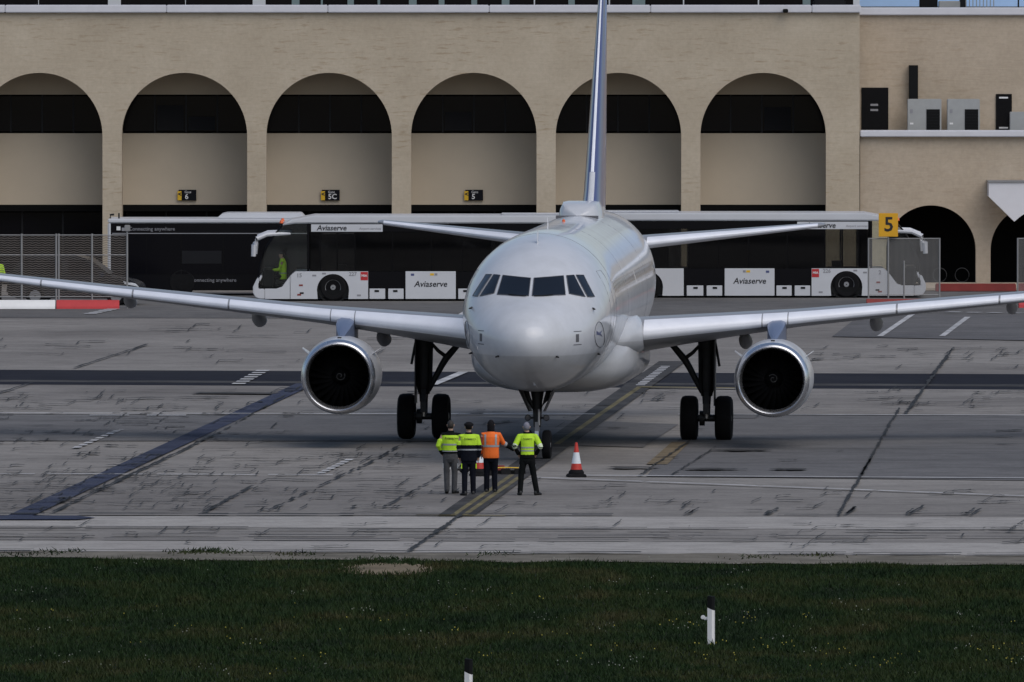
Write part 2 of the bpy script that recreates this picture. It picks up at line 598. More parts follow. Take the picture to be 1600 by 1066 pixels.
line('hatched_line', (500, 742), (548, 719), 0.2, 'worn_white', 0.02, (0.8, 0.5))
line('white_line', (-200, 647), (930, 649), 0.35, 'worn_white', 0.02)
line('white_line', (1060, 649), (1900, 652), 0.3, 'worn_white', 0.02)
line('white_line', (140, 651), (300, 651), 0.6, 'worn_white', 0.024, (1.1, 0.5))
line('white_line', (835, 748), (1700, 781), 0.22, 'worn_white', 0.02, (3.6, 0.12))
line('white_line', (905, 745), (1700, 750), 0.3, 'worn_white', 0.024)
line('white_line', (-100, 742), (520, 744), 0.22, 'worn_white', 0.02, (2.5, 0.3))
line('white_line', (1000, 607), (1180, 609), 0.7, 'worn_yellow', 0.028)
line('white_line', (676, 603), (724, 583), 0.3, 'worn_white', 0.02)
line('white_line', (700, 505), (760, 470), 0.2, 'worn_white', 0.02)
line('parking_line', (1375, 527), (1425, 493), 0.20, 'worn_white', 0.02)
line('parking_line', (1472, 527), (1512, 497), 0.20, 'worn_white', 0.02)
line('parking_line', (1330, 489), (1410, 489), 0.5, 'worn_white', 0.02, (0.5, 0.35))
line('parking_line', (1480, 489), (1660, 492), 0.5, 'worn_white', 0.02, (0.5, 0.3))
line('parking_line', (140, 492), (178, 484), 0.45, 'worn_white', 0.02, (0.7, 0.4))
for (x0, y0, x1) in ((940, 733, 1040), (1105, 706, 1215), (1060, 736, 1160), (1200, 736, 1270)):
    pxpoly('oil_stain', [((x0 + x1) / 2 + (x1 - x0) / 2 * math.cos(t) * random.uniform(.7, 1), y0 + 1.5 * math.sin(t) * random.uniform(.5, 1.2)) for t in (2 * math.pi * k / 20 for k in range(20))], 'tar_band', 0.052)

# cracks and sealed joints: jagged ribbons lying on the slabs
cb = B()
def seg(p, q, wx, wy, z=0.056):
    a, c = gp(*p), gp(*q)
    o = Vector((wx / 2, wy / 2, 0))
    cb.face([(v.x, v.y, z) for v in (a - o, c - o, c + o, a + o)])
def walk(x, y, n, up=0.45, run=(10, 45), thick=1.0):
    """a wandering crack: runs along the transverse direction with jagged steps towards the building"""
    px = 14.7 * FPX / (gp(x, y).y ** 2)         # photo pixels per metre of depth here
    for _ in range(n):
        if random.random() < up:
            k = random.randint(1, 3)
            for _ in range(k):
                dy = random.uniform(.8, 2.4)
                dx = dy * random.uniform(.6, 2.6)
                seg((x, y), (x + dx, y - dy), random.uniform(.018, .05) * thick, random.uniform(.0, .1))
                x, y = x + dx, y - dy
        else:
            dx = random.uniform(*run) * random.choice((1, 1, -.5))
            m_ = random.randint(3, 5)
            wy = random.uniform(.25, .7) / px * thick
            for _ in range(m_):
                q = (x + dx / m_, y + random.uniform(-.55, .55))
                seg((x, y), q, random.uniform(0, .02), wy * random.uniform(.4, 1.3))
                x, y = q
def joint(p, q, w, step=2.2, gap=0.0):
    """a longitudinal joint, nearly straight but ragged"""
    n = max(3, int(abs(q[1] - p[1]) / step))
    prev = p
    for i in range(1, n + 1):
        f = i / n
        cur = (p[0] + (q[0] - p[0]) * f + random.uniform(-1.6, 1.6), p[1] + (q[1] - p[1]) * f)
        if random.random() > gap:
            seg(prev, cur, w * random.uniform(.5, 1.5), 0.02)
        prev = cur
joint((640, 863), (722, 806), 0.10)
joint((82, 803), (335, 682), 0.085)
joint((340, 680), (470, 606), 0.06, gap=.3)
joint((320, 803), (394, 762), 0.10, gap=.1)
joint((116, 577), (230, 540), 0.08)
joint((0, 616), (50, 600), 0.08)
joint((1310, 808), (1360, 720), 0.075, gap=.05)
joint((1345, 745), (1405, 640), 0.065)
joint((1415, 648), (1490, 545), 0.09)
joint((1000, 745), (1080, 690), 0.06)
joint((1050, 745), (1120, 700), 0.05, gap=.2)
joint((815, 600), (905, 560), 0.07, gap=.3)
joint((420, 800), (560, 733), 0.08, gap=.35)
joint((560, 735), (640, 690), 0.08, gap=.4)
joint((600, 795), (690, 745), 0.06, gap=.3)
for x in (1075, 1200, 1322, 1420, 1510, 1640, -60):
    for _ in range(3):
        walk(x + random.uniform(-9, 2), 806, 3, .8, (4, 12), 1.6)
for (y, y2) in ((805, 806), (806, 809), (826, 829), (838, 842), (844, 848), (829, 833), (862, 868), (864, 870)):
    x = -300
    while x < 1900:
        L_ = random.uniform(60, 260)
        yy = y + (y2 - y) * x / 1600
        if random.random() < .7:
            seg((x, yy), (x + L_, yy + random.uniform(-.5, .9)), 0.0, random.uniform(.12, .32))
        x += L_ + random.uniform(0, 50)
def field(x0, x1, y0, y1, n, up=.45, thick=1.0):
    for _ in range(n):
        walk(random.uniform(x0, x1), random.uniform(y0, y1), random.randint(1, 5), up, thick=thick)
field(-250, 640, 704, 802, 210)
field(-250, 470, 612, 700, 120)
field(-250, 330, 690, 800, 60)
field(640, 1000, 758, 802, 14)
field(850, 1700, 760, 803, 32)
field(-200, 640, 510, 575, 34)
field(1230, 1800, 612, 645, 44)
field(620, 1120, 612, 680, 28)
field(1000, 1800, 660, 740, 16, .15)
field(1230, 1800, 545, 580, 30)
field(-250, 1850, 818, 860, 60, .5)
cb.build('pavement_cracks', 'crack_black', kind='stuff')

# grass: blades as one mesh, dense enough to hide the soil at this grazing angle
def grass():
    n = 460000
    x = rng.uniform(-22, 22, n)
    yb = np.interp(x, [p[0] for p in edge], [p[1] for p in edge])
    near = 222.0
    y = near + (yb + 0.2 - near) * rng.random(n)
    # bald spot with the bare patch
    pc = gp(606, 889)
    keep = (((x - pc.x) / 0.95) ** 2 + ((y - pc.y) / 2.3) ** 2) > 0.85 + rng.normal(0, .3, n)
    x, y = x[keep], y[keep]
    n = len(x)
    lump = 0.5 + 0.5 * np.sin(x * 1.3 + 2 * np.sin(y * 0.31)) * np.sin(y * 0.47 + 1.7 * np.sin(x * 0.6))
    h = rng.gamma(7, 0.009, n) * (0.6 + 0.8 * lump) + 0.02
    h *= np.clip((yb[keep] + 0.6 - y) / 2.0, 0.35, 1.0)
    ww = rng.uniform(0.008, 0.022, n)
    az = rng.uniform(-0.9, 0.9, n)
    lx, ly = rng.normal(0, 0.45, n) * h, rng.normal(0, 0.35, n) * h
    V = np.empty((n, 3, 3), np.float32)
    V[:, 0] = np.stack([x - ww * np.cos(az), y - ww * np.sin(az), np.full(n, -0.012)], 1)
    V[:, 1] = np.stack([x + ww * np.cos(az), y + ww * np.sin(az), np.full(n, -0.012)], 1)
    V[:, 2] = np.stack([x + lx, y + ly, h], 1)
    me = bpy.data.meshes.new('grass')
    me.vertices.add(3 * n)
    me.vertices.foreach_set('co', V.ravel())
    me.loops.add(3 * n)
    me.loops.foreach_set('vertex_index', np.arange(3 * n, dtype=np.int32))
    me.polygons.add(n)
    me.polygons.foreach_set('loop_start', np.arange(0, 3 * n, 3, dtype=np.int32))
    me.update()
    link('grass', me, 'grass_blades', kind='stuff')
grass()
pcn = gp(606, 889)
pb = B()
pb.face([(pcn.x + 1.15 * math.cos(t) * random.uniform(.85, 1.1), pcn.y + 2.7 * math.sin(t) * random.uniform(.85, 1.1), 0.002) for t in (2 * math.pi * k / 28 for k in range(28))])
pb.build('bare_patch', 'dirt_tan', kind='structure')

def blossom(name, m, spots, per, spread, size):
    b = B()
    for (px, py) in spots:
        c = gp(px, py)
        for _ in range(random.randint(*per)):
            x, y = c.x + random.gauss(0, spread), c.y + random.gauss(0, spread * 2.2)
            z = random.uniform(0.10, 0.2)
            r = size * random.uniform(0.6, 1.3)
            ce = Vector((x, y, z))
            b.loft([[ce + Vector((r * math.cos(t), r * .5 * math.sin(t), r * .8 * math.sin(t))) for t in (2 * math.pi * k / 6 for k in range(6))],
                    [ce + Vector((r * .4 * math.cos(t), r * .5 * math.sin(t) - .006, r * .4 * math.sin(t) + .008)) for t in (2 * math.pi * k / 6 for k in range(6))]])
    b.build(name, m, kind='stuff')
mat('petal_white', (0.34, 0.35, 0.30), 0.7)
mat('petal_yellow', (0.40, 0.34, 0.05), 0.7)
spots_w = [(160, 900), (212, 887), (300, 884), (404, 886), (318, 900), (475, 935), (545, 898), (570, 963), (585, 962), (120, 977), (230, 968), (60, 1042), (110, 1048), (215, 1040), (400, 1015), (700, 885), (868, 885), (1155, 886), (1000, 885), (1300, 888), (1490, 884), (1420, 923), (960, 918), (925, 928), (1025, 912), (1150, 903), (1070, 988), (900, 1046), (960, 1052), (990, 1040), (840, 974), (860, 978), (1155, 926), (1532, 996), (1250, 990), (755, 932), (710, 920), (1500, 970)]
spots_w += [(random.uniform(0, 1600), random.uniform(925, 1066)) for _ in range(34)]
blossom('white_wildflowers', 'petal_white', spots_w, (2, 7), 0.18, 0.010)
spots_y = [(random.uniform(1000, 1600), random.uniform(970, 1050)) for _ in range(34)] + [(random.uniform(50, 1000), random.uniform(940, 1060)) for _ in range(26)]
blossom('yellow_wildflowers', 'petal_yellow', spots_y, (1, 4), 0.22, 0.012)

# weeds on the dirt verge
wb = B()
for (px, py, k) in ((90, 864, 26), (300, 864, 40), (355, 865, 24), (325, 862, 30), (600, 876, 50), (560, 878, 30), (640, 878, 36), (1275, 869, 16), (770, 867, 14), (1180, 872, 14), (30, 868, 14), (460, 868, 20)):
    c = gp(px, py)
    for _ in range(k * 3):
        x, y = c.x + random.gauss(0, 0.28), c.y + random.gauss(0, 0.5)
        h = random.uniform(.03, .11)
        a, l = random.uniform(.01, .025), random.gauss(0, .08)
        wb.face([(x - a, y, 0), (x + a, y, 0), (x + l, y + random.gauss(0, .05), h)])
wb.build('weeds', 'grass_blades', kind='stuff')

# ------------------------------------------------------------------ terminal building
YF = 500.0
SB = FPX / YF
def bx(px, Y=YF):
    return (px - CX) * Y / FPX
def bz(py, Y=YF):
    return wp(800, py, Y).z

def arch_wall(b, x0, x1, centres, r, zs, zt, yf, yb, z0=0.0, seg=40):
    cs = sorted(centres)
    xs = x0
    for c in cs + [None]:
        xe = (c - r) if c is not None else x1
        if xe > xs:
            for y in (yf, yb):
                b.face([(xs, y, z0), (xe, y, z0), (xe, y, zs), (xs, y, zs)])
                b.face([(xs, y, zs), (xe, y, zs), (xe, y, zt), (xs, y, zt)])
            for x in (xs, xe):
                b.face([(x, yf, z0), (x, yb, z0), (x, yb, zs), (x, yf, zs)])
        if c is None:
            break
        pts = [(c - r * math.cos(math.pi * i / seg), zs + r * math.sin(math.pi * i / seg)) for i in range(seg + 1)]
        for p, q in zip(pts[:-1], pts[1:]):
            for y in (yf, yb):
                b.face([(p[0], y, p[1]), (q[0], y, q[1]), (q[0], y, zt), (p[0], y, zt)])
            b.face([(p[0], yf, p[1]), (q[0], yf, q[1]), (q[0], yb, q[1]), (p[0], yb, p[1])])
        xs = c + r

term = thing('terminal_building', 'long limestone airport terminal with a row of tall round arches', 'building', (0, 0, 0))
ZT = bz(20)
xr = bx(1343)
cent = [bx(62.0 + 226.1 * k) for k in range(-3, 6)]
x_l = cent[0] - 2.333 - 0.8
b = B()
arch_wall(b, x_l, xr, cent, 2.335, bz(212), ZT, YF, YF + 0.7)
b.face([(xr, YF, 0), (xr, YF + 0.7, 0), (xr, YF + 0.7, ZT), (xr, YF, ZT)])
b.build('arcade_wall', 'limestone', term)
# coping along the top, in lengths
cx = x_l
while cx < xr - 0.1:
    ce = min(cx + 6.0, xr + 0.05)
    B().box(cx + 0.004, ce - 0.004, YF - 0.18, YF + 0.9, ZT + 0.002, bz(8)).build('coping', 'coping_white', term, bevel=0.03)
    cx = ce
# recess: spandrel wall, upper band of windows, top wall, cross walls, soffit
YI = YF + 2.5
zz = lambda py: bz(py, YI)
B().box(x_l, xr, YI, YI + 0.3, zz(320), zz(208.5)).build('inner_wall', 'render_wall', term)
B().box(x_l, xr, YI, YI + 0.3, zz(148), ZT - 0.3).build('inner_wall', 'render_wall', term)
B().box(x_l, xr, YF + 0.72, YI + 6, ZT - 0.28, ZT - 0.02).build('ceiling_slab', 'render_wall', term)
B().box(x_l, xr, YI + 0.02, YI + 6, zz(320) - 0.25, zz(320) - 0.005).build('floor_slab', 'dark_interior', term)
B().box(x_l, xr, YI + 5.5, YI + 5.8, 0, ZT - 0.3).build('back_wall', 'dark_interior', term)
cw = B().box(-0.33, 0.33, YF + 0.705, YI - 0.005, 0, ZT - 0.32).build('cross_wall', 'render_wall', term)
for k in range(len(cent) - 1):
    o = cw if k == 0 else part_copy(cw, term)
    o.location = ((cent[k] + cent[k + 1]) / 2, 0, 0)
part_copy(cw, term, (xr - 0.55, 0, 0))
part_copy(cw, term, (x_l + 0.34, 0, 0))
pane_u = B().box(-0.56, 0.56, 0, 0.02, zz(208) + 0.06, zz(148) - 0.06).build('upper_window', 'dark_glass', term)
pane_g = B().box(-0.74, 0.74, 0, 0.02, 0.12, zz(320) - 0.3).build('glazed_door', 'dark_glass', term)
mu = B().box(-0.03, 0.03, -0.03, 0.05, zz(208), zz(148)).build('mullion', 'frame_dark', term)
mg = B().box(-0.035, 0.035, -0.04, 0.06, 0.02, zz(320) - 0.26).build('mullion', 'frame_dark', term)
first = True
for c in cent:
    for j in range(4):
        xx = c - 1.755 + 1.17 * j
        o = pane_u if first and j == 0 else part_copy(pane_u, term)
        o.location = (xx, YI + 0.12, 0)
        if random.random() < .28:
            bl_ = B().box(-.5, .5, 0.05, 0.07, zz(208) + 0.1, zz(208) + random.uniform(.4, 1.2)).build('blind', 'blind_grey', term, loc=(xx, YI + 0.02, 0))
        if j < 3:
            o = mu if first and j == 0 else part_copy(mu, term)
            o.location = (xx + 0.585, YI + 0.12, 0)
    for j in range(3):
        xx = c - 1.52 + 1.52 * j
        o = pane_g if first and j == 0 else part_copy(pane_g, term)
        o.location = (xx, YI + 0.5, 0)
        if j < 2:
            o = mg if first and j == 0 else part_copy(mg, term)
            o.location = (xx + 0.76, YI + 0.5, 0)
    first = False
# set-back upper storey: glazing with pale frames
YU = YF + 4.0
zu0, zu1 = 9.8, 13.4
uw = None
xp = bx(-560, YU)
gl = [(-560, 'w', 9), (-300, 'w', 9), (60.5, 't', 1), (179, 'w', 20), (290, 't', 1), (405, 'w', 20), (462, 'g', 12), (503, 'g', 3), (548, 'g', 10), (592, 'g', 4), (645, 'g', 12), (690, 'g', 9), (741, 'g', 9), (790, 'g', 12), (835, 't', 2), (893, 'g', 10), (952, 't', 2), (998, 'g', 20), (1068, 't', 2), (1185, 't', 2), (1260, 'g', 12), (1338, 'w', 10)]
prev = bx(-570, YU)
for (px, kd, wd) in gl:
    x = bx(px, YU)
    hw = wd * YU / FPX / 2
    B().box(x - hw, x + hw, YU - 0.06, YU + 0.1, zu0, zu1).build('window_frame', 'frame_teal' if kd == 'g' else 'frame_white', term)
    if x - hw - prev > 0.1:
        B().box(prev + 0.01, x - hw - 0.01, YU, YU + 0.04, zu0 + 0.02, zu1 - 0.02).build('upper_window', 'dark_glass', term)
    prev = x + hw
B().box(x_l, xr, YU - 0.3, YU + 9, zu1 + 0.005, zu1 + 0.35).build('roof', 'coping_white', term)
B().box(x_l, xr, YF + 0.92, YU + 9, ZT - 0.01, ZT + 0.12).build('terrace_slab', 'dirt', term)
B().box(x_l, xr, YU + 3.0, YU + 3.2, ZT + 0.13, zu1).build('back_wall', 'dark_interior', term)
# small camera on the coping
B().box(bx(1223), bx(1231), YF - 0.4, YF - 0.19, bz(20), bz(14)).build('security_camera', 'black_matte', term, bevel=0.02)

# gate signs on the spandrel wall
def gate_sign(px, txt, label):
    c = wp(px, 305, YI)
    t = thing('gate_sign', label, 'sign', (c.x, YI - 0.06, c.z), group='gate signs on the terminal wall')
    B().box(-0.33, 0.33, -0.05, 0.055, -0.2, 0.2).build('sign_board', 'sign_black', t)
    B().box(-0.37, -0.22, -0.062, -0.052, -0.19, 0.15).build('sign_tab', 'sign_yellow', t)
    text_mesh('<', 0.22, 'text_black', 'arrow', t, (-0.29, -0.066, 0.03), depth=0.003, bold=0.008)
    text_mesh('Gate', 0.13, 'text_white', 'lettering', t, (0.02, -0.055, 0.115), depth=0.003)
    text_mesh(txt, 0.27, 'text_white', 'number', t, (-0.03 if len(txt) == 1 else 0.06, -0.055, -0.06), depth=0.003, bold=0.006)
gate_sign(293, '6', 'black gate sign with white number 6 and yellow tab on arcade wall')
gate_sign(517, '5C', 'black gate sign reading 5C with yellow tab on arcade wall')
gate_sign(741, '5', 'black gate sign with single number 5 and yellow tab on arcade wall')

# ------------------------------------------------------------------ annex to the right
ann = thing('terminal_annex', 'warm limestone annex with low arches and a white ledge at right', 'building')
YA, YB = YF + 0.3, YF + 3.2
xa0, xa1 = xr + 0.03, bx(3400)
zl = bz(214, YA)
b = B()
ac = [bx(1455, YA) + (163 * YA / FPX) * k for k in range(0, 9)]
ra = 70 * YA / FPX
arch_wall(b, xa0, xa1, ac, ra, bz(391, YA), zl, YA, YA + 0.6)
b.build('lower_wall', 'limestone_warm', ann)
B().box(xa0, xa1, YA - 0.25, YA + 0.9, zl + 0.002, bz(204, YA)).build('ledge', 'coping_white', ann, bevel=0.03)
B().box(xa0, xa1, YA + 0.92, YB, zl - 0.3, zl - 0.02).build('terrace_slab', 'dirt', ann)
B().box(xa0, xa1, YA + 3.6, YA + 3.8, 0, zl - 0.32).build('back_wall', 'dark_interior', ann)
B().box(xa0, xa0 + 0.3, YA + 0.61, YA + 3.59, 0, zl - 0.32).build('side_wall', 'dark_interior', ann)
B().box(xa0 + 1.2, xa1, YA - 6.6, YA + 0.3, 0.03, 0.13).build('pavement', 'limestone_warm', ann)
B().box(xa0, xa1, YB, YB + 0.4, zl - 0.3, bz(24, YB)).build('upper_wall', 'limestone_warm', ann)
B().box(xa0 - 0.02, xa1, YB - 0.16, YB + 0.6, bz(24, YB) + 0.002, bz(12, YB)).build('coping', 'coping_white', ann, bevel=0.03)
def apx(name, x0, x1, y0, y1, m, d0=0.06, d1=0.05, Y=YB, **k):
    return B().box(bx(x0, Y), bx(x1, Y), Y - d0, Y + d1 - 0.055, bz(y1, Y), bz(y0, Y)).build(name, m, ann, **k)
door = apx('door', 1346, 1388, 137, 212, 'black_gloss', 0.05)
for yy in (164, 172):
    B().box(bx(1360, YB), bx(1372, YB), YB - 0.058, YB - 0.052, bz(yy + 1.6, YB), bz(yy - 1.6, YB)).build('door_plate', 'text_grey', door)
d2 = apx('door', 1556, 1581, 147, 212, 'black_gloss', 0.05)
B().box(bx(1561, YB), bx(1575, YB), YB - 0.058, YB - 0.052, bz(154, YB), bz(151.5, YB)).build('door_plate', 'text_white', d2)
B().box(bx(1561, YB), bx(1575, YB), YB - 0.058, YB - 0.052, bz(201, YB), bz(198.5, YB)).build('door_plate', 'text_white', d2)
apx('vent_duct', 1420, 1434, 102, 156, 'black_matte', 0.35)
# rooftop clutter seen over the annex parapet
def roof_item(name, x0, x1, y0, m, Y, label, cat, ytop):
    o = B().box(-(x1 - x0) / 2 * Y / FPX, (x1 - x0) / 2 * Y / FPX, 0, 0.8, 0, bz(ytop, Y) - bz(13, Y)).build(name, m, bevel=0.02)
    o.location = (bx((x0 + x1) / 2, Y), Y, bz(13, Y))
    return tag(o, label, cat)
B().box(xa0, xa1, YB + 0.62, YB + 14, bz(12, YB) - 0.35, bz(12, YB) - 0.05).build('roof', 'dirt', ann)
roof_item('roof_plant', 1437, 1465, -8, 'black_matte', YB + 2, 'black plant cabinet on annex roof behind white coping', 'roof unit', -14)
roof_item('roof_plant', 1467, 1500, 3, 'ac_grey', YB + 2.0, 'low grey duct box on annex roof beside black cabinet', 'roof unit', 2)
roof_item('roof_plant', 1500, 1510, 3, 'frame_dark', YB + 2.0, 'narrow dark upright box at end of grey roof duct', 'roof unit', -6)
mat('backdrop_sky_blue', (0.40, 0.60, 0.92), 0.35, var=0.04)  # pale sky colour for the added backdrop over the annex roof
pc_ = thing('sky_backdrop', 'pale blue backdrop standing in for the sky behind the annex parapet', 'building', (bx(1343, YB + 9.5), YB + 9.5, bz(12, YB) - 0.04))
pw_ = B().box(0, 2.49, 0, 0.3, 0, 3.2).build('backdrop_panel', 'backdrop_sky_blue', pc_)
for k in range(1, 12):
    part_copy(pw_, pc_, (2.5 * k, 0, 0))
B().box(0, 30, 0.32, 3.0, 0, 3.1).build('body', 'dark_interior', pc_)
rl = thing('roof_railing', 'thin dark railing of upright bars on annex roof', 'railing', (bx(1530, YB + 1.2), YB + 1.2, bz(13, YB + 1.2)))
rb = B().box(-0.015, 0.015, -0.015, 0.015, 0, 0.9).build('bar', 'post_metal', rl, loc=(-0.5, 0, 0))
for k in range(1, 9):
    part_copy(rb, rl, (-0.5 + 0.13 * k, 0, 0))
B().box(-0.52, 0.56, -0.02, 0.02, 0.9, 0.94).build('rail', 'post_metal', rl)
o = B().box(-0.03, 0.03, -0.03, 0.03, 0, 1.5).build('roof_post', 'frame_dark')
o.location = (bx(1591, YB + 1), YB + 1, bz(13, YB + 1))
tag(o, 'single thin dark post on annex roof near the photo right edge', 'post')
# glimpsed pale equipment row at terminal roof corner
o = B().box(-0.6, 0.6, 0, 0.5, 0, 0.35).build('roof_lamp', 'frame_dark', bevel=0.05)
o.location = (bx(1296, YF + 2), YF + 2, ZT + 0.12)
tag(o, 'dark low lamp housing on terrace at terminal roof corner', 'roof unit')

# air conditioners on the ledge
def ac_unit(px0, px1, py0, label, grille=True):
    Y = YB - 1.0
    x0, x1 = bx(px0, Y), bx(px1, Y)
    z1 = bz(py0, Y)
    z0 = zl - 0.02
    t = thing('air_conditioner', label, 'air conditioner', ((x0 + x1) / 2, Y, z0), group='air conditioners on the annex ledge')
    hw, h = (x1 - x0) / 2, z1 - z0
    B().box(-hw, hw, 0, 0.45, 0.05, h).build('casing', 'ac_grey', t, bevel=0.02)
    B().box(-hw + 0.06, -hw + 0.16, 0.05, 0.4, 0, 0.049).build('foot', 'frame_dark', t)
    B().box(hw - 0.16, hw - 0.06, 0.05, 0.4, 0, 0.049).build('foot', 'frame_dark', t)
    if grille:
        B().box(hw - 0.56, hw - 0.06, -0.02, 0.004, 0.1, h - 0.38).build('fan_grille', 'black_matte', t)
        g = B().box(hw - 0.55, hw - 0.07, -0.03, -0.021, 0, 0.012).build('grille_bar', 'frame_dark', t, loc=(0, 0, 0.15))
        for k in range(1, 8):
            part_copy(g, t, (0, 0, 0.15 + 0.11 * k))
        B().box(-hw + 0.1, -hw + 0.2, -0.012, 0.004, h - 0.52, h - 0.38).build('badge', 'text_grey', t)
        B().box(-hw + 0.09, -hw + 0.22, -0.012, 0.004, h - 0.95, h - 0.88).build('badge', 'text_white', t)
ac_unit(1418, 1471, 155, 'left grey air conditioner under the black vent duct')
ac_unit(1480, 1531, 155, 'grey air conditioner standing alone right of the duct')
ac_unit(1578, 1632, 175, 'pale low air conditioner half hiding the narrow black door', False)

# canopy bracket: white wedge over the second low arch
cp = [(bx(1543), bz(284)), (bx(1543), bz(306)), (bx(1583), bz(345)), (bx(1591), bz(338)), (bx(1600), bz(332)), (bx(1612), bz(328)), (bx(1640), bz(326)), (bx(1690), bz(326)), (bx(1690), bz(284))]
o = B().prism([(x - cp[0][0], z) for x, z in cp], -1.7, -0.01).build('entrance_canopy', 'canopy_white')
o.location = (cp[0][0], YA, 0)
tag(o, 'white wedge shaped canopy jutting from annex wall over an arch', 'canopy')
o2 = B().box(-0.03, 3.55, -1.75, -0.01, bz(284) + 0.003, bz(281.5)).build('canopy_lid', 'grey_metal', o)

# thin hoops in the first low arch
for k, (px, lb) in enumerate(((1468, 'thin grey hoop behind the mesh screen in the low arch'), (1503, 'thin grey hoop standing free in the low arch'))):
    c = wp(px, 435, YA + 0.35)
    t = B()
    rr = 0.26
    t.tube([(rr * math.cos(a), 0, rr * math.sin(a)) for a in [2 * math.pi * j / 24 for j in range(25)]], 0.018, 6, False)
    o = t.build('bicycle_hoop', 'gear_dark', smooth='all')
    o.location = (c.x, YA + 0.2, 0.13 + rr + 0.016)
    tag(o, lb, 'bike stand', 'hoops in the low arch')
# red painted kerb blocks along the annex
rk = None
xk = bx(1462, 493.0)
for k in range(9):
    if k == 0:
        rk = B().box(0, 2.96, -0.15, 0.15, 0, 0.3).build('kerb_block', 'red_dull', bevel=0.03)
        o = rk
    else:
        o = rk.copy()
        COL.objects.link(o)
    o.location = (xk + 3.0 * k, 493.2, 0.0)
    tag(o, ('dull red kerb block at the free left end of its row before the annex arches' if k == 0 else 'dull red painted kerb block further along the row before the annex arches'), 'kerb', 'red kerb blocks along the annex')

# ------------------------------------------------------------------ apron buses
def side_poly(pts, y0, th, sgn):
    b = B()
    a, c = y0 * sgn, (y0 + th) * sgn
    return b.prism(pts, a, c)

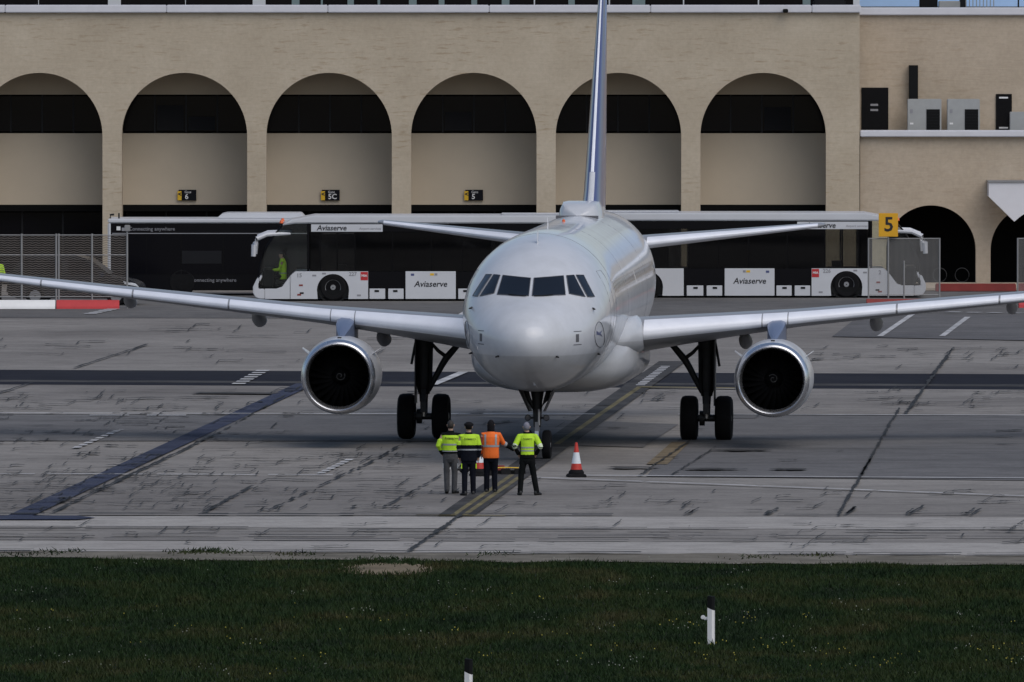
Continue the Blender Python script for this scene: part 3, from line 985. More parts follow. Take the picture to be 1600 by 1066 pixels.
def make_bus(label, loc, rz, number, fleet):
    L_, HW = 12.9, 1.45
    t = thing('apron_bus', label, 'bus', loc, rz, 'white and black apron buses')
    roof = [(1.03, 2.725), (1.38, 2.93), (2.18, 3.08), (L_, 3.08), (L_ + 0.04, 2.8), (2.0, 2.8), (1.5, 2.79)]
    B().prism(roof, -HW - 0.03, HW + 0.03).build('roof', 'white_panel', t, bevel=0.04)
    B().box(2.0, L_, -HW, HW, 0.16, 0.40).build('floor', 'black_matte', t)
    B().box(L_ - 0.06, L_, -HW, HW, 0.405, 2.79).build('rear_wall', 'black_gloss', t)
    B().box(5.5, 5.56, -HW + 0.1, HW - 0.1, 0.41, 1.15).build('partition', 'black_matte', t)
    B().prism([(0.30, 0.12), (1.995, 0.12), (1.995, 0.5), (0.30, 0.5)], -HW + 0.04, HW - 0.04).build('cab_floor', 'black_matte', t)
    nose = [(0.31, 0.96), (0.13, 0.80), (0.0, 0.52), (0.0, 0.30), (0.10, 0.14), (0.26, 0.09), (0.42, 0.09), (0.42, 0.45), (0.19, 0.46), (0.20, 0.6), (0.34, 0.90)]
    B().prism(nose, -HW - 0.02, HW + 0.02).build('front_bumper', 'white_panel', t, bevel=0.02)
    # windscreen across the front
    fr = [(0.22, 0.50), (0.20, 0.95), (0.25, 1.40), (0.46, 1.95), (0.80, 2.45), (1.03, 2.70)]
    b = B()
    b.loft([[(x, y, z) for x, z in fr] for y in np.linspace(-HW, HW, 7)], False, False)
    b.build('windscreen', 'screen_glass', t, smooth=True)
    for k in range(9):
        B().box(3.0 + k * 1.05, 3.35 + k * 1.05, -1.1, -0.55, 0.41, 1.30).build('passenger_seat', 'frame_dark', t)
    dash = B().box(0.35, 0.75, -HW + 0.1, HW - 0.1, 0.5, 1.15).build('dashboard', 'frame_dark', t, bevel=0.05)
    for sgn in (-1, 1):
        fc = '-y' if sgn < 0 else '+y'
        y0 = HW - 0.03
        # cab side glass and posts
        side_poly([(0.24, 0.5), (0.23, 0.95), (0.28, 1.40), (0.49, 1.95), (0.83, 2.45), (1.05, 2.70), (1.5, 2.78), (1.93, 2.78), (1.93, 1.1), (1.52, 1.1), (1.33, 0.93), (1.05, 0.56), (0.85, 0.5)], y0, 0.02, sgn).build('cab_window', 'screen_glass', t)
        B().tube([(0.23, (HW - 0.01) * sgn, 0.5), (0.22, (HW - 0.01) * sgn, 0.95), (0.27, (HW - 0.01) * sgn, 1.4), (0.48, (HW - 0.01) * sgn, 1.95), (0.82, (HW - 0.01) * sgn, 2.45), (1.05, (HW - 0.01) * sgn, 2.71)], 0.035, 6).build('screen_post', 'black_gloss', t)
        B().box(1.94, 2.02, min(y0 * sgn, (y0 + .03) * sgn), max(y0 * sgn, (y0 + .03) * sgn), 1.08, 2.795).build('door_post', 'black_gloss', t)
        # lower side wall, black
        side_poly([(2.0, 0.12), (2.0, 1.08), (L_ - 0.02, 1.08), (L_ - 0.02, 0.12)], y0 - 0.03, 0.03, sgn).build('lower_side', 'black_gloss', t)
        side_poly([(1.97, 2.50), (1.97, 2.795), (L_ - 0.02, 2.795), (L_ - 0.02, 2.50)], y0 - 0.03, 0.055, sgn).build('upper_side', 'black_gloss', t)
        # side windows
        cuts = [2.04, 2.42, 3.02, 3.66, 5.0, 6.4, 7.5, 8.56, 9.32, 10.7, L_ - 0.07]
        for i, (u0, u1) in enumerate(zip(cuts[:-1], cuts[1:])):
            side_poly([(u0 + 0.02, 1.09), (u0 + 0.02, 2.49), (u1 - 0.02, 2.49), (u1 - 0.02, 1.09)], y0 - 0.01, 0.02, sgn).build('side_window', 'clear_tint' if i in (1, 2, 7) else 'tinted_glass', t)
            B().box(u1 - 0.03, u1 + 0.03, min((y0 - .02) * sgn, (y0 - 0.012) * sgn), max((y0 - .02) * sgn, (y0 - 0.012) * sgn), 1.08, 2.5).build('window_post', 'black_gloss', t)
        yo, th = HW + 0.002, 0.018
        def arch_pts(c, zc, r, a0, a1, n=16):
            return [(c + r * math.cos(math.radians(a0 + (a1 - a0) * i / n)), zc + r * math.sin(math.radians(a0 + (a1 - a0) * i / n))) for i in range(n + 1)]
        z0 = 0.09
        wheels = (2.87, 10.07)
        # front skirt, wheel panels and lockers
        side_poly([(0.43, z0), (0.43, 0.46), (0.84, 0.46), (1.05, 0.53), (1.325, 0.90), (1.325, z0)], yo, th, sgn).build('front_skirt', 'white_panel', t)
        ap = [(p, q) for p, q in arch_pts(2.87, 0.41, 0.575, 180, 0) if q > z0]
        side_poly([(1.345, z0), (1.345, 0.93), (1.52, 1.08), (4.13, 1.08), (4.13, z0), (3.42, z0)] + ap[::-1][0:] + [(2.32, z0)], yo, th, sgn).build('wheel_panel', 'white_panel', t)
        ap2 = [(p, q) for p, q in arch_pts(10.07, 0.41, 0.575, 180, 0) if q > z0]
        side_poly([(8.75, z0), (8.75, 1.08), (12.4, 1.08), (12.4, z0), (10.62, z0)] + ap2[::-1] + [(9.52, z0)], yo, th, sgn).build('wheel_panel', 'white_panel', t)
        for (u0, u1, zt) in ((4.18, 4.74, 0.46), (4.85, 5.40, 0.46), (5.47, 7.27, 1.08), (7.36, 7.92, 0.46), (8.04, 8.64, 0.46)):
            lk = side_poly([(u0, z0), (u0, zt), (u1, zt), (u1, z0)], yo, th, sgn).build('locker_door', 'white_panel', t, bevel=0.006)
            if zt < 1:
                um = (u0 + u1) / 2 - 0.1
                ya, yb2 = (yo + th + 0.001) * sgn, (yo + th + 0.012) * sgn
                B().box(um, um + 0.16, min(ya, yb2), max(ya, yb2), zt - 0.12, zt - 0.05).build('handle', 'black_matte', lk)
        ty = (yo + th + 0.004) * sgn
        text_mesh('Aviaserve', 0.30, 'text_black', 'lettering', t, (6.37, ty, 0.62), fc, 0.2, depth=0.003, bold=0.004)
        for (uu, zc, wd, mm) in ((5.72, 0.96, .06, 'fin_blue'), (6.42, 0.97, .07, 'sign_yellow'), (6.56, 0.97, .05, 'text_grey')):
            B().box(uu - wd, uu + wd, min(ty, ty - .006 * sgn), max(ty, ty + .001), zc - .04, zc + .04).build('sticker', mm, t)
        # advert board above the windows
        bd = side_poly([(2.09, 2.50), (2.09, 2.765), (4.65, 2.765), (4.65, 2.50)], yo, th, sgn).build('destination_board', 'white_panel', t)
        text_mesh('Aviaserve', 0.27, 'text_black', 'lettering', bd, (2.82 if sgn < 0 else 3.8, ty, 2.63), fc, 0.2, depth=0.003, bold=0.005)
        text_mesh('Airport services', 0.12, 'text_grey', 'lettering', bd, (4.2 if sgn < 0 else 2.5, ty, 2.61), fc, 0.1, depth=0.003)
        # fleet numbers and red emblem
        text_mesh(number, 0.2, 'text_grey', 'number', t, (1.66, ty, 0.93), fc, depth=0.003, bold=0.004)
        text_mesh(fleet, 0.19, 'text_grey', 'number', t, (3.58, ty, 0.98), fc, depth=0.003, bold=0.004)
        ya, yb2 = (yo + th + 0.001) * sgn, (yo + th + 0.006) * sgn
        em = B().box(3.86, 4.12, min(ya, yb2), max(ya, yb2), 0.76, 1.06).build('emblem', 'red_paint', t)
        text_mesh('MIA', 0.12, 'text_white', 'lettering', em, (3.99, (yo + th + 0.009) * sgn, 0.92), fc, depth=0.002, bold=0.003)
        for (uu, zc, mm) in ((1.75, 0.30, 'black_matte'), (2.2, 0.93, 'text_grey'), (1.72, 0.58, 'red_dull'), (2.55, 1.0, 'text_grey'), (3.8, 0.22, 'text_grey'), (1.66, 0.24, 'red_dull')):
            B().box(uu - 0.07, uu + 0.07, min(ya, yb2), max(ya, yb2), zc - 0.03, zc + 0.03).build('sticker', mm, t)
        # wheels
        for wu in wheels:
            y1 = (HW + 0.02)
            tb = B().lathe([(0.26, y1 - 0.12), (0.30, y1 - 0.01), (0.42, y1), (0.49, y1 - 0.05), (0.50, y1 - 0.15), (0.48, y1 - 0.28), (0.26, y1 - 0.3)], 'y', (0, 0, 0), 32)
            if sgn < 0:
                bmesh.ops.scale(tb.bm, vec=(1, -1, 1), verts=tb.bm.verts)
            wt = tb.build('wheel', 'rubber', t, smooth=True, loc=(wu, 0, 0.50))
            rb_ = B().lathe([(0.02, y1 - 0.03), (0.09, y1 - 0.03), (0.11, y1 - 0.08), (0.20, y1 - 0.12), (0.255, y1 - 0.06), (0.285, y1 - 0.03), (0.262, y1 - 0.14)], 'y', (0, 0, 0), 24)
            if sgn < 0:
                bmesh.ops.scale(rb_.bm, vec=(1, -1, 1), verts=rb_.bm.verts)
            rb_.build('rim', 'grey_metal', wt, smooth=True)
            # dark wheel-house edge
            ring = [(r_, a_) for r_, a_ in ((0.574, HW - 0.1), (0.574, HW + 0.015), (0.52, HW + 0.0), (0.50, HW - 0.1))]
            gb = B().lathe(ring, 'y', (0, 0, 0), 32)
            if sgn < 0:
                bmesh.ops.scale(gb.bm, vec=(1, -1, 1), verts=gb.bm.verts)
            gb.build('wheel_arch', 'black_matte', t, smooth=True, loc=(wu, 0, 0.50))
        # mirror arms curling forward of the screen
        my = (HW - 0.05) * sgn
        B().tube([(1.35, my, 2.43), (0.95, my, 2.42), (0.5, my * 1.04, 2.40), (0.15, my * 1.08, 2.25), (0.04, my * 1.1, 2.02), (0.02, my * 1.1, 1.62)], [0.05, 0.075, 0.08, 0.09, 0.10, 0.085], 8).build('mirror', 'white_panel', t, smooth=True)
    for y in (-1.3, 1.3):
        B().lathe([(0.001, 0.12), (0.04, 0.11), (0.06, 0.06), (0.07, 0.0)], 'z', (1.02, y, 2.80), 12).build('beacon', 'orange_lamp', t, smooth=True)
    for (u, wz, hz) in ((10.4, 1.5, 0.05),):
        B().box(u - wz, u + wz, -0.8, 0.8, 3.082, 3.082 + hz).build('roof_unit', 'white_panel', t, bevel=0.04)
    return t
yL, yR = 481.5 + 1.47, 485.3 + 1.47
busL = make_bus('white and black apron bus facing left with a driver in hi-vis', ((395 - CX) * 481.5 / FPX, yL, 0), 0, '15', '227')
busR = make_bus('white and black apron bus facing right beside the annex arch', ((1447 - CX) * 485.3 / FPX, yR, 0), math.pi, '2', '226')

# third bus behind, black with a white roof
def back_bus():
    Y = 488.0
    k = Y / FPX
    x0 = (168 - CX) * k
    t = thing('apron_bus', 'black sided apron bus with white roof and slogan at far left', 'bus', (x0, Y, 0), 0, 'white and black apron buses')
    L_, Wd, H = 13.0, 2.8, bz(348, Y)
    u = lambda px: (px - 168) * k
    z = lambda py: bz(py, Y)
    B().box(0.05, L_, 0.03, Wd - 0.03, 0.2, H - 0.02).build('body', 'black_gloss', t, bevel=0.04)
    B().box(0.0, L_ + 0.03, 0.0, Wd, H - 0.018, H + 0.14).build('roof', 'white_panel', t, bevel=0.04)
    B().box(0.0, u(174.5), 0.0, Wd, 0.6, H - 0.02).build('front_post', 'white_panel', t, bevel=0.04)
    hump = [(u(338), H + 0.142), (u(346), H + 0.30), (u(354), H + 0.34), (u(470), H + 0.34), (u(478), H + 0.142)]
    B().prism(hump, 0.4, Wd - 0.4).build('roof_unit', 'white_panel', t, bevel=0.02)
    B().box(u(175), L_ - 0.1, 0.005, 0.028, z(365.5), z(364.3)).build('trim_strip', 'text_grey', t)
    for i, (a, c) in enumerate(((176, 228), (230, 282), (284, 348), (350, 420), (422, 500), (502, 580))):
        B().box(u(a), u(c), 0.012, 0.028, z(428), z(367)).build('side_window', 'dark_glass', t)
    B().box(u(284), u(346), 0.002, 0.010, z(412), z(392)).build('window_reveal', 'frame_dark', t)
    text_mesh('Connecting anywhere', 0.19, 'text_grey', 'lettering', t, (u(237), 0.024, z(358)), depth=0.003)
    text_mesh('Connecting anywhere', 0.19, 'text_grey', 'lettering', t, (u(333), 0.024, z(438)), depth=0.003)
    B().box(u(182), u(188), 0.012, 0.027, z(360), z(354)).build('sticker', 'text_white', t)
    B().box(u(190), u(198), 0.012, 0.027, z(361), z(356)).build('sticker', 'text_grey', t)
    B().tube([(u(172), 0.15, H + 0.15), (u(172), 0.15, H + 0.28), (u(178), 0.15, H + 0.29)], 0.04, 8).build('marker_lamp', 'frame_dark', t)
    B().box(u(184), u(186.5), 0.3, 0.36, H + 0.142, H + 0.34).build('aerial', 'frame_dark', t)
    for wu in (2.7, 9.2):
        for yy in (0.02, Wd - 0.32):
            wt = B().lathe([(0.02, 0), (0.28, 0.0), (0.44, -0.01), (0.5, 0.05), (0.5, 0.25), (0.44, 0.3), (0.02, 0.3)], 'y', (0, 0, 0), 24, True).build('wheel', 'rubber', t, smooth=True, loc=(wu, yy, 0.5))
            B().lathe([(0.02, -0.015), (0.27, -0.015), (0.27, 0.02)], 'y', (0, 0, 0), 20).build('rim', 'rubber', wt)
back_bus()

# ------------------------------------------------------------------ people
def loft_rings(b, rings):
    out = []
    n = 16
    for (c, rx, ry) in rings:
        out.append([Vector(c) + Vector((rx * math.cos(2 * math.pi * k / n), ry * math.sin(2 * math.pi * k / n), 0)) for k in range(n)])
    b.loft(out)
def remesh(b, vox, smooth_it=2):
    bmesh.ops.recalc_face_normals(b.bm, faces=b.bm.faces)
    me = bpy.data.meshes.new('tmp')
    b.bm.to_mesh(me)
    b.bm.free()
    o = bpy.data.objects.new('tmp', me)
    COL.objects.link(o)
    md = o.modifiers.new('r', 'REMESH')
    md.mode = 'VOXEL'
    md.voxel_size = vox
    ms = o.modifiers.new('s', 'SMOOTH')
    ms.iterations = smooth_it
    ms.factor = 0.5
    bpy.context.view_layer.update()
    r = bpy.data.meshes.new_from_object(o.evaluated_get(bpy.context.evaluated_depsgraph_get()))
    bpy.data.objects.remove(o)
    return r
def slab(me, z0, z1, push, name, m, parent, xr_=None):
    b = bmesh.new()
    b.from_mesh(me)
    for co, no, cl in (((0, 0, z0), (0, 0, 1), (False, True)), ((0, 0, z1), (0, 0, 1), (True, False))):
        bmesh.ops.bisect_plane(b, geom=b.verts[:] + b.edges[:] + b.faces[:], plane_co=co, plane_no=no, clear_outer=cl[0], clear_inner=cl[1])
    if xr_:
        bmesh.ops.bisect_plane(b, geom=b.verts[:] + b.edges[:] + b.faces[:], plane_co=(xr_[0], 0, 0), plane_no=(1, 0, 0), clear_inner=True)
        bmesh.ops.bisect_plane(b, geom=b.verts[:] + b.edges[:] + b.faces[:], plane_co=(xr_[1], 0, 0), plane_no=(1, 0, 0), clear_outer=True)
    b.normal_update()
    for v in b.verts:
        v.co += v.normal * push
    me2 = bpy.data.meshes.new(name)
    b.to_mesh(me2)
    b.free()
    return link(name, me2, m, parent, smooth='all')

mat('skin', (0.42, 0.26, 0.19), 0.6)
mat('hair_dark', (0.02, 0.016, 0.013), 0.7, bump=0.4, bscale=60)
mat('cloth_navy', (0.005, 0.006, 0.011), 0.9, spec=0.12, var=0.25, vscale=6, bump=0.5, bscale=14)
mat('cloth_black', (0.005, 0.006, 0.0065), 0.9, spec=0.12, var=0.25, vscale=6, bump=0.5, bscale=14)
mat('cloth_grey', (0.075, 0.075, 0.08), 0.9, spec=0.2, var=0.2, vscale=7, bump=0.5, bscale=14)
mat('cap_grey', (0.17, 0.17, 0.21), 0.9, var=0.15, vscale=9)
mat('cap_dark', (0.008, 0.0075, 0.009), 0.9, spec=0.15, var=0.15, vscale=9)
mat('hivis_yellow', (0.44, 0.70, 0.025), 0.75, var=0.10, vscale=5, bump=0.4, bscale=12)
mat('hivis_orange', (0.82, 0.15, 0.015), 0.75, var=0.10, vscale=5, bump=0.4, bscale=12)
mat('reflective', (0.30, 0.32, 0.34), 0.5)
mat('reflective_pale', (0.62, 0.70, 0.50), 0.5)
mat('boot_black', (0.010, 0.010, 0.011), 0.6)

def person(label, loc, rz, pose, group=None):
    """local: +Y is forward, Z up; pose gives joints, clothes and colours"""
    P = pose
    t = bpy.data.objects.new('person', None)
    sh, el, wr = P['shoulder'], P['elbow'], P['wrist']
    hip, kn, an = P['hip'], P['knee'], P['ankle']
    tx = P.get('bulk', 1.0)
    hd = Vector(P.get('head', (0, 0.02, 1.665)))
    b = B()
    # torso, neck, head
    loft_rings(b, [((0, 0, .84), .13, .10), ((0, 0, .95), .15, .11), ((0, 0, 1.12), .135, .10), ((0, 0, 1.30), .16, .11), ((0, 0, 1.42), .15, .095), ((0, 0, 1.48), .075, .07), ((hd.x * .6, hd.y * .5, 1.55), .058, .06), ((hd.x, hd.y, 1.60), .058, .062)])
    loft_rings(b, [((hd.x, hd.y + .02, hd.z - .115), .035, .045), ((hd.x, hd.y + .015, hd.z - .09), .058, .072), ((hd.x, hd.y + .005, hd.z - .03), .073, .090), ((hd.x, hd.y, hd.z + .03), .077, .096), ((hd.x, hd.y - .005, hd.z + .08), .062, .080), ((hd.x, hd.y - .005, hd.z + .112), .030, .040)])
    b.tube([hd + Vector((0, .085, .01)), hd + Vector((0, .108, -.03))], [.012, .017], 8)          # nose
    for s_ in (-1, 1):
        b.tube([hd + Vector((s_ * .072, 0, -.03)), hd + Vector((s_ * .088, -.012, .022))], [.012, .018], 8)   # ears
    for s_, S_ in ((-1, 0), (1, 1)):
        b.tube([sh[S_], el[S_], wr[S_]], [.05, .042, .030], 10)
        b.tube([hip[S_], kn[S_], an[S_]], [.075, .055, .042], 10)
        b.tube([Vector(an[S_]), Vector(an[S_]) + Vector((0, .10, -.05))], [.04, .035], 8)
        # hand: palm, four fingers, thumb
        w0 = Vector(wr[S_])
        dd = (w0 - Vector(el[S_])).normalized() if not P.get('hand_dir') else Vector(P['hand_dir'][S_]).normalized()
        side = Vector((0, 1, 0)).cross(dd)
        side = side.normalized() if side.length > .2 else Vector((0, 0, 1))
        nrm_ = dd.cross(side)
        palm = w0 + dd * .085
        b.tube([w0 - dd * .01, w0 + dd * .05, palm], [.028, .036, .034], 8)
        for f_ in range(4):
            o_ = nrm_ * (.034 - .0225 * f_)
            ln = (.062, .074, .070, .054)[f_]
            b.tube([palm + o_ - dd * .012, palm + o_ + dd * ln * .5 - side * .006 * s_, palm + o_ + dd * ln * .95 - side * .028 * s_], [.011, .010, .008], 6)
        b.tube([w0 + dd * .03 + nrm_ * .028, w0 + dd * .062 + nrm_ * .056, w0 + dd * .095 + nrm_ * .06], [.014, .012, .010], 6)
    body = remesh(b, P.get('vox', .008), 1)
    ob = link('body', body, 'skin', None, smooth='all')
    # the Empty is the thing, body and clothes its parts
    COL.objects.link(t)
    t.location = loc
    t.rotation_euler = (0, 0, rz)
    tag(t, label, 'person', group)
    ob.parent = t
    # trousers
    b = B()
    loft_rings(b, [((0, 0, .76), .10, .095), ((0, 0, .84), .172, .125), ((0, 0, .93), .178, .128), ((0, 0, 1.03), .165, .118)])
    for S_ in (0, 1):
        h_, k_, a_ = Vector(hip[S_]), Vector(kn[S_]), Vector(an[S_])
        b.tube([h_ + Vector((0, 0, .02)), h_.lerp(k_, .35), k_, k_.lerp(a_, .5), a_ + Vector((0, 0, .02)), a_ - Vector((0, 0, .025))], [.098, .093, .074, .07, .066, .07], 12)
    tm = remesh(b, .014, 2)
    tr = link('trousers', tm, P['trousers'], t, smooth='all')
    # boots
    for S_ in (0, 1):
        a_ = Vector(an[S_])
        toe = Vector(P.get('toe', ((0, 1, 0), (0, 1, 0)))[S_]).normalized()
        b = B()
        rings = []
        for (q, rw, h0, h1) in ((-.075, .030, .0, .09), (-.05, .042, .0, .14), (.0, .046, .0, .15), (.05, .045, .0, .10), (.12, .048, .0, .075), (.17, .042, .0, .06), (.20, .022, .005, .045)):
            c = Vector((a_.x, a_.y, 0)) + toe * q
            sd_ = Vector((toe.y, -toe.x, 0))
            rings.append([c + sd_ * rw * math.cos(k * math.pi / 5) + Vector((0, 0, h0 + (h1 - h0) * (.5 + .5 * math.sin(k * math.pi / 5)))) for k in range(10)])
        b.loft(rings)
        b.build('boot', 'boot_black', t, smooth='all')
    # jacket
    b = B()
    zb = P.get('hem', .90)
    loft_rings(b, [((0, 0, zb), .190 * tx, .145), ((0, 0, zb + .06), .193 * tx, .15), ((0, -.005, 1.10), .188 * tx, .142), ((0, -.01, 1.28), .205 * tx, .142), ((0, -.012, 1.38), .205 * tx, .135), ((0, -.008, 1.45), .165 * tx, .112), ((0, 0, 1.50), .095, .088), ((hd.x * .5, .0, 1.545), .078, .08)])
    sr = P.get('sleeve', 1.0)
    for S_ in (0, 1):
        s0, e0_, w0 = Vector(sh[S_]), Vector(el[S_]), Vector(wr[S_])
        b.tube([s0.lerp(Vector((0, 0, 1.42)), .35), s0, s0.lerp(e0_, .5), e0_, e0_.lerp(w0, .6), w0], [.075, .078 * sr, .070 * sr, .063 * sr, .056 * sr, .048], 12)
    jm = remesh(b, .012, 2)
    jk = link('jacket', jm, P['jacket'], t, smooth='all')
    for (z0, z1, m, nm, xr_) in P.get('bands', ()):
        slab(jm, z0, z1, .006 if nm != 'dark_panel' else .003, nm, m, jk, xr_)
    for (S_, f0, f1, m, nm) in P.get('cuffs', ()):
        s0, e0_, w0 = Vector(sh[S_]), Vector(el[S_]), Vector(wr[S_])
        path = lambda f: s0.lerp(e0_, f * 2) if f < .5 else e0_.lerp(w0, f * 2 - 1)
        rad = lambda f: (np.interp(f, [0, .25, .5, .8, 1], [.078, .070, .063, .056, .048]) * (sr if f < .95 else 1)) + .007
        fs = np.linspace(f0, f1, 4)
        B().tube([path(f) for f in fs], [float(rad(f)) for f in fs], 14).build(nm, m, jk, smooth=True)
    # headgear / hair
    hat = P.get('hat')
    b = B()
    g = .010
    if hat == 'hood':
        loft_rings(b, [((hd.x, hd.y - .02, hd.z - .17), .095, .085), ((hd.x, hd.y - .012, hd.z - .10), .088, .095), ((hd.x, hd.y - .01, hd.z - .0), .092, .108), ((hd.x, hd.y - .01, hd.z + .07), .080, .098), ((hd.x, hd.y - .008, hd.z + .12), .045, .055), ((hd.x, hd.y - .008, hd.z + .135), .01, .015)])
    elif hat == 'beret':
        loft_rings(b, [((hd.x, hd.y - .03, hd.z - .05), .070, .075), ((hd.x, hd.y - .012, hd.z + .02), .086, .100), ((hd.x, hd.y - .01, hd.z + .05), .118, .118), ((hd.x, hd.y - .01, hd.z + .085), .112, .112), ((hd.x, hd.y - .005, hd.z + .125), .055, .06), ((hd.x, hd.y - .005, hd.z + .132), .01, .01)])
    else:
        loft_rings(b, [((hd.x, hd.y - .035, hd.z - .065), .060, .055), ((hd.x, hd.y - .018, hd.z - .01), .078, .085), ((hd.x, hd.y - .010, hd.z + .04), .083, .098), ((hd.x, hd.y - .006, hd.z + .09), .066, .083), ((hd.x, hd.y - .006, hd.z + .122), .032, .04), ((hd.x, hd.y - .006, hd.z + .13), .006, .006)])
    b.build('hair' if hat is None else 'cap', P['hatmat'], t, smooth='all')
    return t, jk, tr

def std(**k):
    d = dict(shoulder=((-.19, 0, 1.43), (.19, 0, 1.43)), elbow=((-.26, -.03, 1.17), (.26, -.03, 1.17)), wrist=((-.24, .08, .95), (.24, .08, .95)),
             hip=((-.09, 0, .90), (.09, 0, .90)), knee=((-.10, .015, .50), (.10, .015, .50)), ankle=((-.10, -.02, .09), (.10, -.02, .09)))
    d.update(k)
    return d
def back_text(jk, body, size, z, m='text_black', x=0.0, y=-.165):
    text_mesh(body, size, m, 'lettering', jk, (x, y, z), depth=.004)

f1 = gp(704, 771.5)
_, jk, tr = person('person in grey trousers and cropped yellow hi-vis jacket with dark shoulders', f1, R(-4),
    std(jacket='cloth_black', trousers='cloth_grey', hat=None, hatmat='hair_dark', hem=.99, bulk=1.02,
        wrist=((-.20, .10, .97), (.20, .10, .97)), elbow=((-.295, -.04, 1.17), (.27, -.04, 1.17)),
        ankle=((-.085, -.02, .09), (.09, 0, .09)), knee=((-.095, .015, .5), (.10, .02, .5)), toe=((-.2, 1, 0), (.5, 1, 0)),
        bands=[(1.06, 1.43, 'hivis_yellow', 'hivis_panel', (-.22, .22)), (1.06, 1.385, 'hivis_yellow', 'hivis_panel', (-.5, -.2205)), (1.06, 1.385, 'hivis_yellow', 'hivis_panel', (.2205, .5)), ]), 'ground crew watching the aircraft')
for (z0, z1) in ((1.185, 1.225), (1.03, 1.055)):
    slab(jk.data, z0, z1, .011, 'reflective_stripe', 'reflective', jk, (-.205, .205))
back_text(jk, 'Aviaserve', .085, 1.36, x=.03, y=-.163)
for sx in (-1, 1):
    B().box(sx * .175 - .012, sx * .175 + .012, -.05, .0, .62, .74).build('pocket_flash', 'reflective', tr)
B().box(-.01, .012, -.135, -.10, .60, .645).build('pocket_flash', 'text_white', tr)

f2 = gp(732.5, 774.5)
_, jk, tr = person('person in dark beret with yellow topped navy jacket and yellow trouser flashes', f2, R(3),
    std(jacket='cloth_navy', trousers='cloth_navy', hat='beret', hatmat='cap_dark', hem=.84, bulk=1.04,
        elbow=((-.25, -.02, 1.17), (.255, -.02, 1.17)), wrist=((-.21, .10, .93), (.235, .06, .93)),
        ankle=((-.105, -.04, .09), (.11, .02, .09)), toe=((-.5, 1, 0), (.1, 1, 0)),
        bands=[(1.235, 1.495, 'hivis_yellow', 'hivis_panel', None), (1.105, 1.14, 'reflective', 'reflective_stripe', None)]), 'ground crew watching the aircraft')
back_text(jk, 'Aviaserve', .075, 1.39, x=.02, y=-.163)
for sx in (-1, 1):
    B().box(sx * .178 - .013, sx * .178 + .013, -.06, -.01, .66, .78).build('pocket_flash', 'hivis_yellow', tr)

f3 = gp(767, 771)
_, jk, tr = person('person in hooded orange hi-vis vest reaching one arm to the right', f3, R(-3),
    std(jacket='hivis_orange', trousers='cloth_navy', hat='hood', hatmat='cap_dark', hem=.86, bulk=1.05, sleeve=.95,
        elbow=((-.26, -.02, 1.19), (.30, .10, 1.22)), wrist=((-.235, .09, .97), (.545, .26, 1.07)),
        hip=((-.09, 0, .9), (.09, 0, .9)), knee=((-.10, .02, .5), (.085, .02, .5)), ankle=((-.105, 0, .09), (.10, -.05, .09)),
        bands=[(1.135, 1.185, 'reflective', 'reflective_stripe', None), (1.19, 1.44, 'reflective', 'reflective_stripe', (-.15, -.105)), (1.19, 1.44, 'reflective', 'reflective_stripe', (.105, .15))],
        cuffs=[(0, .12, 1.0, 'red_dull', 'sleeve'), (1, .52, .62, 'reflective', 'reflective_stripe'), (1, .63, 1.0, 'cloth_black', 'sleeve')]), 'ground crew watching the aircraft')

f4 = gp(824, 774)
_, jk, tr = person('person in grey cap and short yellow jacket standing apart with hands on hips', f4, R(2),
    std(jacket='cloth_black', trousers='cloth_black', hat='cap', hatmat='cap_grey', hem=.90, bulk=.93, sleeve=.92,
        head=(-.02, .03, 1.655),
        elbow=((-.315, -.10, 1.19), (.315, -.10, 1.19)), wrist=((-.215, .06, 1.0), (.215, .06, 1.0)),
        hip=((-.09, 0, .9), (.09, 0, .9)), knee=((-.15, .02, .5), (.155, .02, .5)), ankle=((-.175, -.02, .09), (.225, -.01, .09)), toe=((-.2, 1, 0), (.75, 1, 0)),
        bands=[(.99, 1.50, 'hivis_yellow', 'hivis_panel', (-.155, .155)), (1.33, 1.50, 'hivis_yellow', 'hivis_panel', (-.5, -.1555)), (1.33, 1.50, 'hivis_yellow', 'hivis_panel', (.1555, .5))],
        cuffs=[(0, .06, .40, 'hivis_yellow', 'hivis_sleeve'), (0, .405, .55, 'reflective_pale', 'reflective_stripe'), (1, .06, .40, 'hivis_yellow', 'hivis_sleeve'), (1, .405, .55, 'reflective_pale', 'reflective_stripe')]), 'ground crew watching the aircraft')
for (z0, z1) in ((1.15, 1.185), (1.075, 1.105)):
    slab(jk.data, z0, z1, .011, 'reflective_stripe', 'reflective', jk, (-.15, .15))
back_text(jk, 'Aviaserve', .06, 1.385, y=-.163)
for sx in (-1, 1):
    B().box(sx * .19 - .012, sx * .19 + .012, -.03, .02, .66, .75).build('pocket_flash', 'reflective', tr)

# hi-vis worker behind the fence at the left edge, and the bus driver
pf = gp(-4, 479)
person('person in yellow hi-vis jacket behind the mesh fence at far left', pf, R(40),
    std(jacket='hivis_yellow', trousers='cloth_black', hat=None, hatmat='hair_dark', vox=.012,
        bands=[(1.13, 1.17, 'reflective', 'reflective_stripe', None)]))
dr, _, _ = person('bus driver in bright yellow hi-vis vest behind the cab window', (busL.location.x + 1.05, yL - 0.85, 0.24), R(90),
    std(jacket='hivis_yellow', trousers='cloth_black', hat=None, hatmat='hair_dark', vox=.012, hem=.8,
        wrist=((-.2, .36, 1.12), (.2, .36, 1.12)), elbow=((-.25, .12, 1.15), (.25, .12, 1.15)),
        knee=((-.11, .42, .86), (.11, .42, .86)), ankle=((-.11, .45, .42), (.11, .45, .42)),
        bands=[(1.0, 1.04, 'reflective', 'reflective_stripe', None)]))
dr.location.z = -0.02

